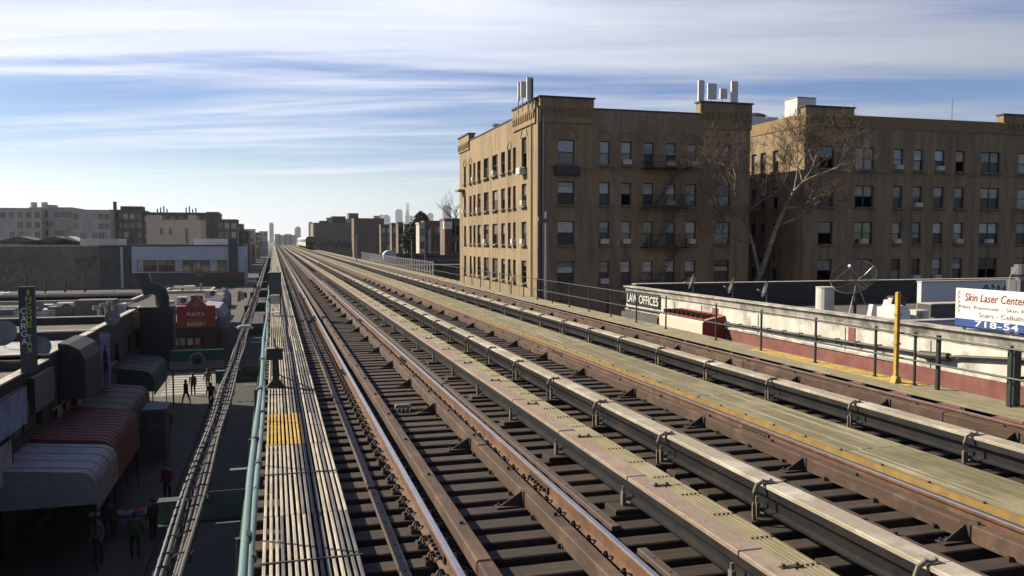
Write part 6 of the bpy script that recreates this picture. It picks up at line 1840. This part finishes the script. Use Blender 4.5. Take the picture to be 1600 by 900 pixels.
# ================================================================== skyline towers kilometres away
M_tow = mat('tower_cladding', (0.20, 0.215, 0.235), (0.16, 0.175, 0.195), 0.5, 0.02)
M_tow2 = mat('tower_window_band', (0.13, 0.145, 0.165), rough=0.4)
def skytower(ua, ub, vt, y, label, style):
    a, b = aty(ua, vt, y), aty(ub, vt, y)
    t = thing('skyline_tower', label, 'tower', ((a.x + b.x) / 2, y, GZ), 'towers on the skyline')
    w = b.x - a.x; cx = (a.x + b.x) / 2
    if style == 'spire':
        zs = a.z
        for f, z0, z1 in ((1.6, GZ, zs * 0.46), (1.0, zs * 0.46, zs * 0.66), (0.72, zs * 0.66, zs * 0.74)):
            MB().box(cx - w * f / 2, cx + w * f / 2, y, y + w * f, z0, z1).build('shaft', M_tow, t)
        MB().tube([(cx, y + w / 2, zs * 0.74), (cx, y + w / 2, zs * 0.80), (cx, y + w / 2, zs * 0.86), (cx, y + w / 2, zs)], [w * 0.36, w * 0.24, w * 0.08, w * 0.02], 8).build('spire', M_steel, t)
    else:
        MB().box(a.x, b.x, y, y + w, GZ, a.z).build('shaft', M_tow, t)
        f = {'flat': 0.7, 'step': 0.55, 'round': 0.8}[style]
        if style == 'round':
            MB().tube([(cx, y + w / 2, a.z), (cx, y + w / 2, a.z + w * 0.25), (cx, y + w / 2, a.z + w * 0.35)], [w * 0.48, w * 0.4, w * 0.15], 10).build('crown_top', M_tow, t)
        else:
            MB().box(cx - w * f / 2, cx + w * f / 2, y + w * 0.1, y + w * 0.8, a.z, a.z + w * 0.2).build('crown_top', M_tow, t)
    n = int(max(7, (a.z - GZ) / 16))
    for k in range(n):
        MB().box(a.x + w * 0.08, b.x - w * 0.08, y - 1.5, y - 0.01, a.z * (k + 0.3) / (n + 0.5), a.z * (k + 0.8) / (n + 0.5)).build('window_band', M_tow2, t)


for ua, ub, vt, y, lb, st in ((420.5, 427.5, 349, 4200, 'slim blue tower just above the track vanishing point', 'step'), (460.5, 470, 357, 3900, 'rounded blue tower left of the train', 'round'), (482, 489, 348, 2600, 'blue slab tower right above the train', 'flat'), (592, 600, 337, 6500, 'low pale tower left of the spire', 'flat'), (598, 610, 338, 6200, 'broad pale tower left of the brown block', 'step'), (618.5, 629, 329, 7000, 'tall pale tower left of the spire', 'flat'), (633.5, 640, 316, 7200, 'famous-looking spired skyscraper on the skyline', 'spire'), (640, 645.5, 338, 7100, 'short tower right of the spire', 'step'), (669, 677, 334, 6900, 'dark-topped tower between spire and tan building', 'step'), (693, 705, 323.5, 6800, 'tallest broad tower next to the tan building', 'flat')):
    skytower(ua, ub, vt, y, lb, st)
bpy.data.objects['skyline_tower.006']['label'] = 'slender skyscraper with a needle spire on the skyline'
rnd = random.Random(31)
for k, (ua, ub) in enumerate(((429, 438), (436, 447), (445, 455), (452, 462))):
    p0, p1 = aty(ua, 366 + 1.5 * (k % 2), 1500), aty(ub, 366, 1500)
    block('distant_house', ['first', 'second', 'third', 'fourth'][k] + ' hazy low block at the end of the tracks, from the left', p0.x, p1.x, 1500, 1540, p0.z, M_greybr, 0, faces=(), cop=0.3, group='hazy blocks at the end of the tracks')

# ================================================================== people and street goods
def person(x, y, rz, coat, legs, label, pose='stand', h=1.72, arm=0.25, zb=GZ + 0.14):
    t = thing('person', label, 'person', (x, y, zb), 'people on the left street')
    V_ = []; E_ = []; Rr = []
    def v(p, r):
        V_.append(Vector(p)); Rr.append(r); return len(V_) - 1
    st = 0.16 if pose == 'walk' else 0.02
    pel = v((0, 0, 0.95), 0.15); ch = v((0, 0.0, 1.2), 0.15); sh = v((0, 0, 1.40), 0.15); ne = v((0, 0.01, 1.50), 0.06); hd = v((0, 0.03, 1.58), 0.085); ht = v((0, 0.03, 1.68), 0.075)
    E_ += [(pel, ch), (ch, sh), (sh, ne), (ne, hd), (hd, ht)]
    for s in (-1, 1):
        hp = v((s * 0.1, 0, 0.9), 0.095); kn = v((s * 0.11, s * st * 0.9, 0.5), 0.065); an = v((s * 0.11, s * st * 1.6 - 0.02, 0.09), 0.045); to = v((s * 0.12, s * st * 1.6 + 0.14, 0.04), 0.04)
        so = v((s * 0.19, 0, 1.4), 0.065); el = v((s * 0.25, -s * st * 0.6, 1.12), 0.05); wr = v((s * (0.26 + (arm if s > 0 and pose == 'reach' else 0)), 0.1 - s * st + (0.1 if pose == 'reach' else 0), 0.88), 0.034); hn = v((s * (0.26 + (arm if s > 0 and pose == 'reach' else 0)), 0.13 - s * st, 0.79), 0.04)
        E_ += [(pel, hp), (hp, kn), (kn, an), (an, to), (sh, so), (so, el), (el, wr), (wr, hn)]
    me = bpy.data.meshes.new('body'); me.from_pydata([p * (h / 1.72) for p in V_], E_, [])
    ob = bpy.data.objects.new('body', me); COL.objects.link(ob)
    ob.modifiers.new('s', 'SKIN'); sk = me.skin_vertices[0].data
    for i, r in enumerate(Rr):
        sk[i].radius = (r * h / 1.72, r * h / 1.72); sk[i].use_root = (i == 0)
    sb = ob.modifiers.new('u', 'SUBSURF'); sb.levels = 1; sb.render_levels = 1
    dg = bpy.context.evaluated_depsgraph_get()
    nm = bpy.data.meshes.new_from_object(ob.evaluated_get(dg))
    bpy.data.objects.remove(ob)
    nm.materials.clear()
    for m_ in (legs, coat, M_skin):
        nm.materials.append(m_)
    k = h / 1.72
    for p in nm.polygons:
        z = p.center.z / k; hx = abs(p.center.x) / k
        p.material_index = 2 if z > 1.46 or (hx > 0.2 and z < 0.9) else (1 if z > 0.86 else 0)
        p.use_smooth = True
    b = bpy.data.objects.new('body', nm); COL.objects.link(b); b.parent = t
    hm = MB().dome(0, 0.02, 1.61 * k, 0.105 * k, 0.13 * k, 10, 4).box(-0.085 * k, 0.085 * k, -0.085 * k, -0.03 * k, 1.54 * k, 1.62 * k).mesh('hair', M_hair)
    ho = bpy.data.objects.new('hair', hm); COL.objects.link(ho); ho.parent = t
    jm = bpy.data.objects.new('collar', MB().tube([(0, 0, 1.44 * k), (0, 0.01, 1.5 * k)], [0.11 * k, 0.08 * k], 10).mesh('collar', coat)); COL.objects.link(jm); jm.parent = t
    t.rotation_euler[2] = rz
    return t


fk = flat
p = atz(325, 612, GZ); person(p.x, p.y, 0.3, fk('tan_jacket', (0.30, 0.24, 0.16)), fk('dark_jeans', (0.03, 0.03, 0.04)), 'person in tan jacket walking over the sunlit street', 'walk', zb=GZ + 0.02)
p = atz(302, 622, GZ); person(p.x, p.y, 2.8, fk('red_coat', (0.30, 0.04, 0.04)), fk('black_trousers', (0.015, 0.015, 0.018)), 'person in red coat at the edge of the sunlit street', 'stand')
p = atz(291, 635, GZ); person(p.x, p.y, 2.2, fk('dark_coat', (0.03, 0.03, 0.035)), fk('black_trousers', (0.015, 0.015, 0.018)), 'person in dark coat left of the red coat', 'walk')
p = atz(330, 640, GZ); person(p.x, p.y, 0.2, fk('navy_coat', (0.02, 0.025, 0.05)), fk('black_trousers', (0.015, 0.015, 0.018)), 'person in navy coat beside the cable bundle', 'walk')
p = atz(212, 880, GZ); person(p.x, p.y, 0.1, fk('green_top', (0.02, 0.11, 0.05)), fk('black_trousers', (0.015, 0.015, 0.018)), 'person in green top in the dark street', 'stand')
p = atz(185, 700, GZ); person(p.x + 0.5, p.y, 1.9, fk('brown_coat', (0.10, 0.07, 0.05)), fk('dark_jeans', (0.03, 0.03, 0.04)), 'person in brown coat beside the red awning', 'reach')
p = atz(120, 890, GZ); person(p.x + 0.7, p.y, 2.6, fk('grey_coat', (0.22, 0.22, 0.24)), fk('dark_jeans', (0.03, 0.03, 0.04)), 'person in grey coat near the bottom left corner', 'stand')
p = atz(262, 790, GZ); person(p.x, p.y, 2.6, fk('maroon_coat', (0.20, 0.03, 0.05)), fk('black_trousers', (0.015, 0.015, 0.018)), 'person in maroon coat at the street stall', 'stand')
for k, (u_, v_, cn, cc_) in enumerate(((170, 850, 'blue', (0.03, 0.05, 0.12)), (240, 850, 'black', (0.012, 0.012, 0.015)), (215, 740, 'olive', (0.06, 0.06, 0.03)), (235, 700, 'beige', (0.22, 0.18, 0.13)), (262, 690, 'plum', (0.08, 0.03, 0.06)), (225, 660, 'charcoal', (0.03, 0.03, 0.033)))):
    p = atz(u_, v_, GZ); person(p.x, p.y, 0.9 * k, fk('coat_%s' % cn, cc_), fk('black_trousers', (0.015, 0.015, 0.018)), 'person in %s coat on the dark left sidewalk' % cn, ('walk', 'stand', 'reach')[k % 3], 1.6 + 0.04 * k)
# vendor table with heaps of clothes
p = atz(215, 835, GZ)
t = thing('vendor_table', 'long vendor table of clothes on the dark left sidewalk', 'table', (p.x, p.y, GZ + 0.14))
MB().box(p.x - 1.7, p.x + 1.6, p.y - 0.5, p.y + 0.5, GZ + 0.86, GZ + 0.92).build('table_top', M_guard, t)
for sx in (-1.6, 1.5):
    for sy in (-0.4, 0.4):
        MB().box(p.x + sx - 0.03, p.x + sx + 0.03, p.y + sy - 0.03, p.y + sy + 0.03, GZ + 0.14, GZ + 0.86).build('leg', M_dark, t)
cols_ = [('white', (0.6, 0.6, 0.62)), ('green', (0.03, 0.25, 0.09)), ('orange', (0.5, 0.16, 0.03)), ('blue', (0.10, 0.22, 0.5)), ('red', (0.42, 0.03, 0.04)), ('yellow', (0.55, 0.45, 0.05)), ('pink', (0.5, 0.22, 0.3)), ('lilac', (0.4, 0.38, 0.55))]
rnd = random.Random(9)
for k, (cn, cc) in enumerate(cols_):
    cx = p.x - 1.5 + 0.4 * k; cy = p.y + rnd.uniform(-0.2, 0.2)
    g_ = MB()
    n = 10
    for i in range(n):
        for j in range(6):
            pass
    vs = {}
    for i in range(9):
        for j in range(9):
            u_, w_ = (i - 4) / 4, (j - 4) / 4
            hgt = 0.06 * max(0, 1 - u_ * u_) * max(0, 1 - w_ * w_) + rnd.uniform(0, 0.035)
            vs[i, j] = (cx + u_ * 0.2, cy + w_ * 0.28, GZ + 0.925 + hgt)
    for i in range(8):
        for j in range(8):
            g_.quad(vs[i, j], vs[i + 1, j], vs[i + 1, j + 1], vs[i, j + 1])
    tag(g_.build('folded_garment', fk('garment_%s' % cn, cc)), '%s crumpled garment on the vendor table' % cn, 'garment', 'garments on the vendor table')

# ================================================================== air between here and the skyline
hm_ = bpy.data.materials.new('haze'); hm_.use_nodes = True
ht_ = hm_.node_tree; ht_.nodes.clear()
ho_ = nn(ht_, 'ShaderNodeOutputMaterial'); hv_ = nn(ht_, 'ShaderNodeVolumePrincipled')
hv_.inputs['Color'].default_value = (0.80, 0.88, 1.0, 1)
hv_.inputs['Density'].default_value = 0.000065
hv_.inputs['Anisotropy'].default_value = 0.45
L(ht_, hv_, 0, ho_, 'Volume')
hz_o = MB().box(-15500, 15500, -2500, 21500, GZ - 1.0, 345).build('haze', hm_)
hz_o['kind'] = 'stuff'
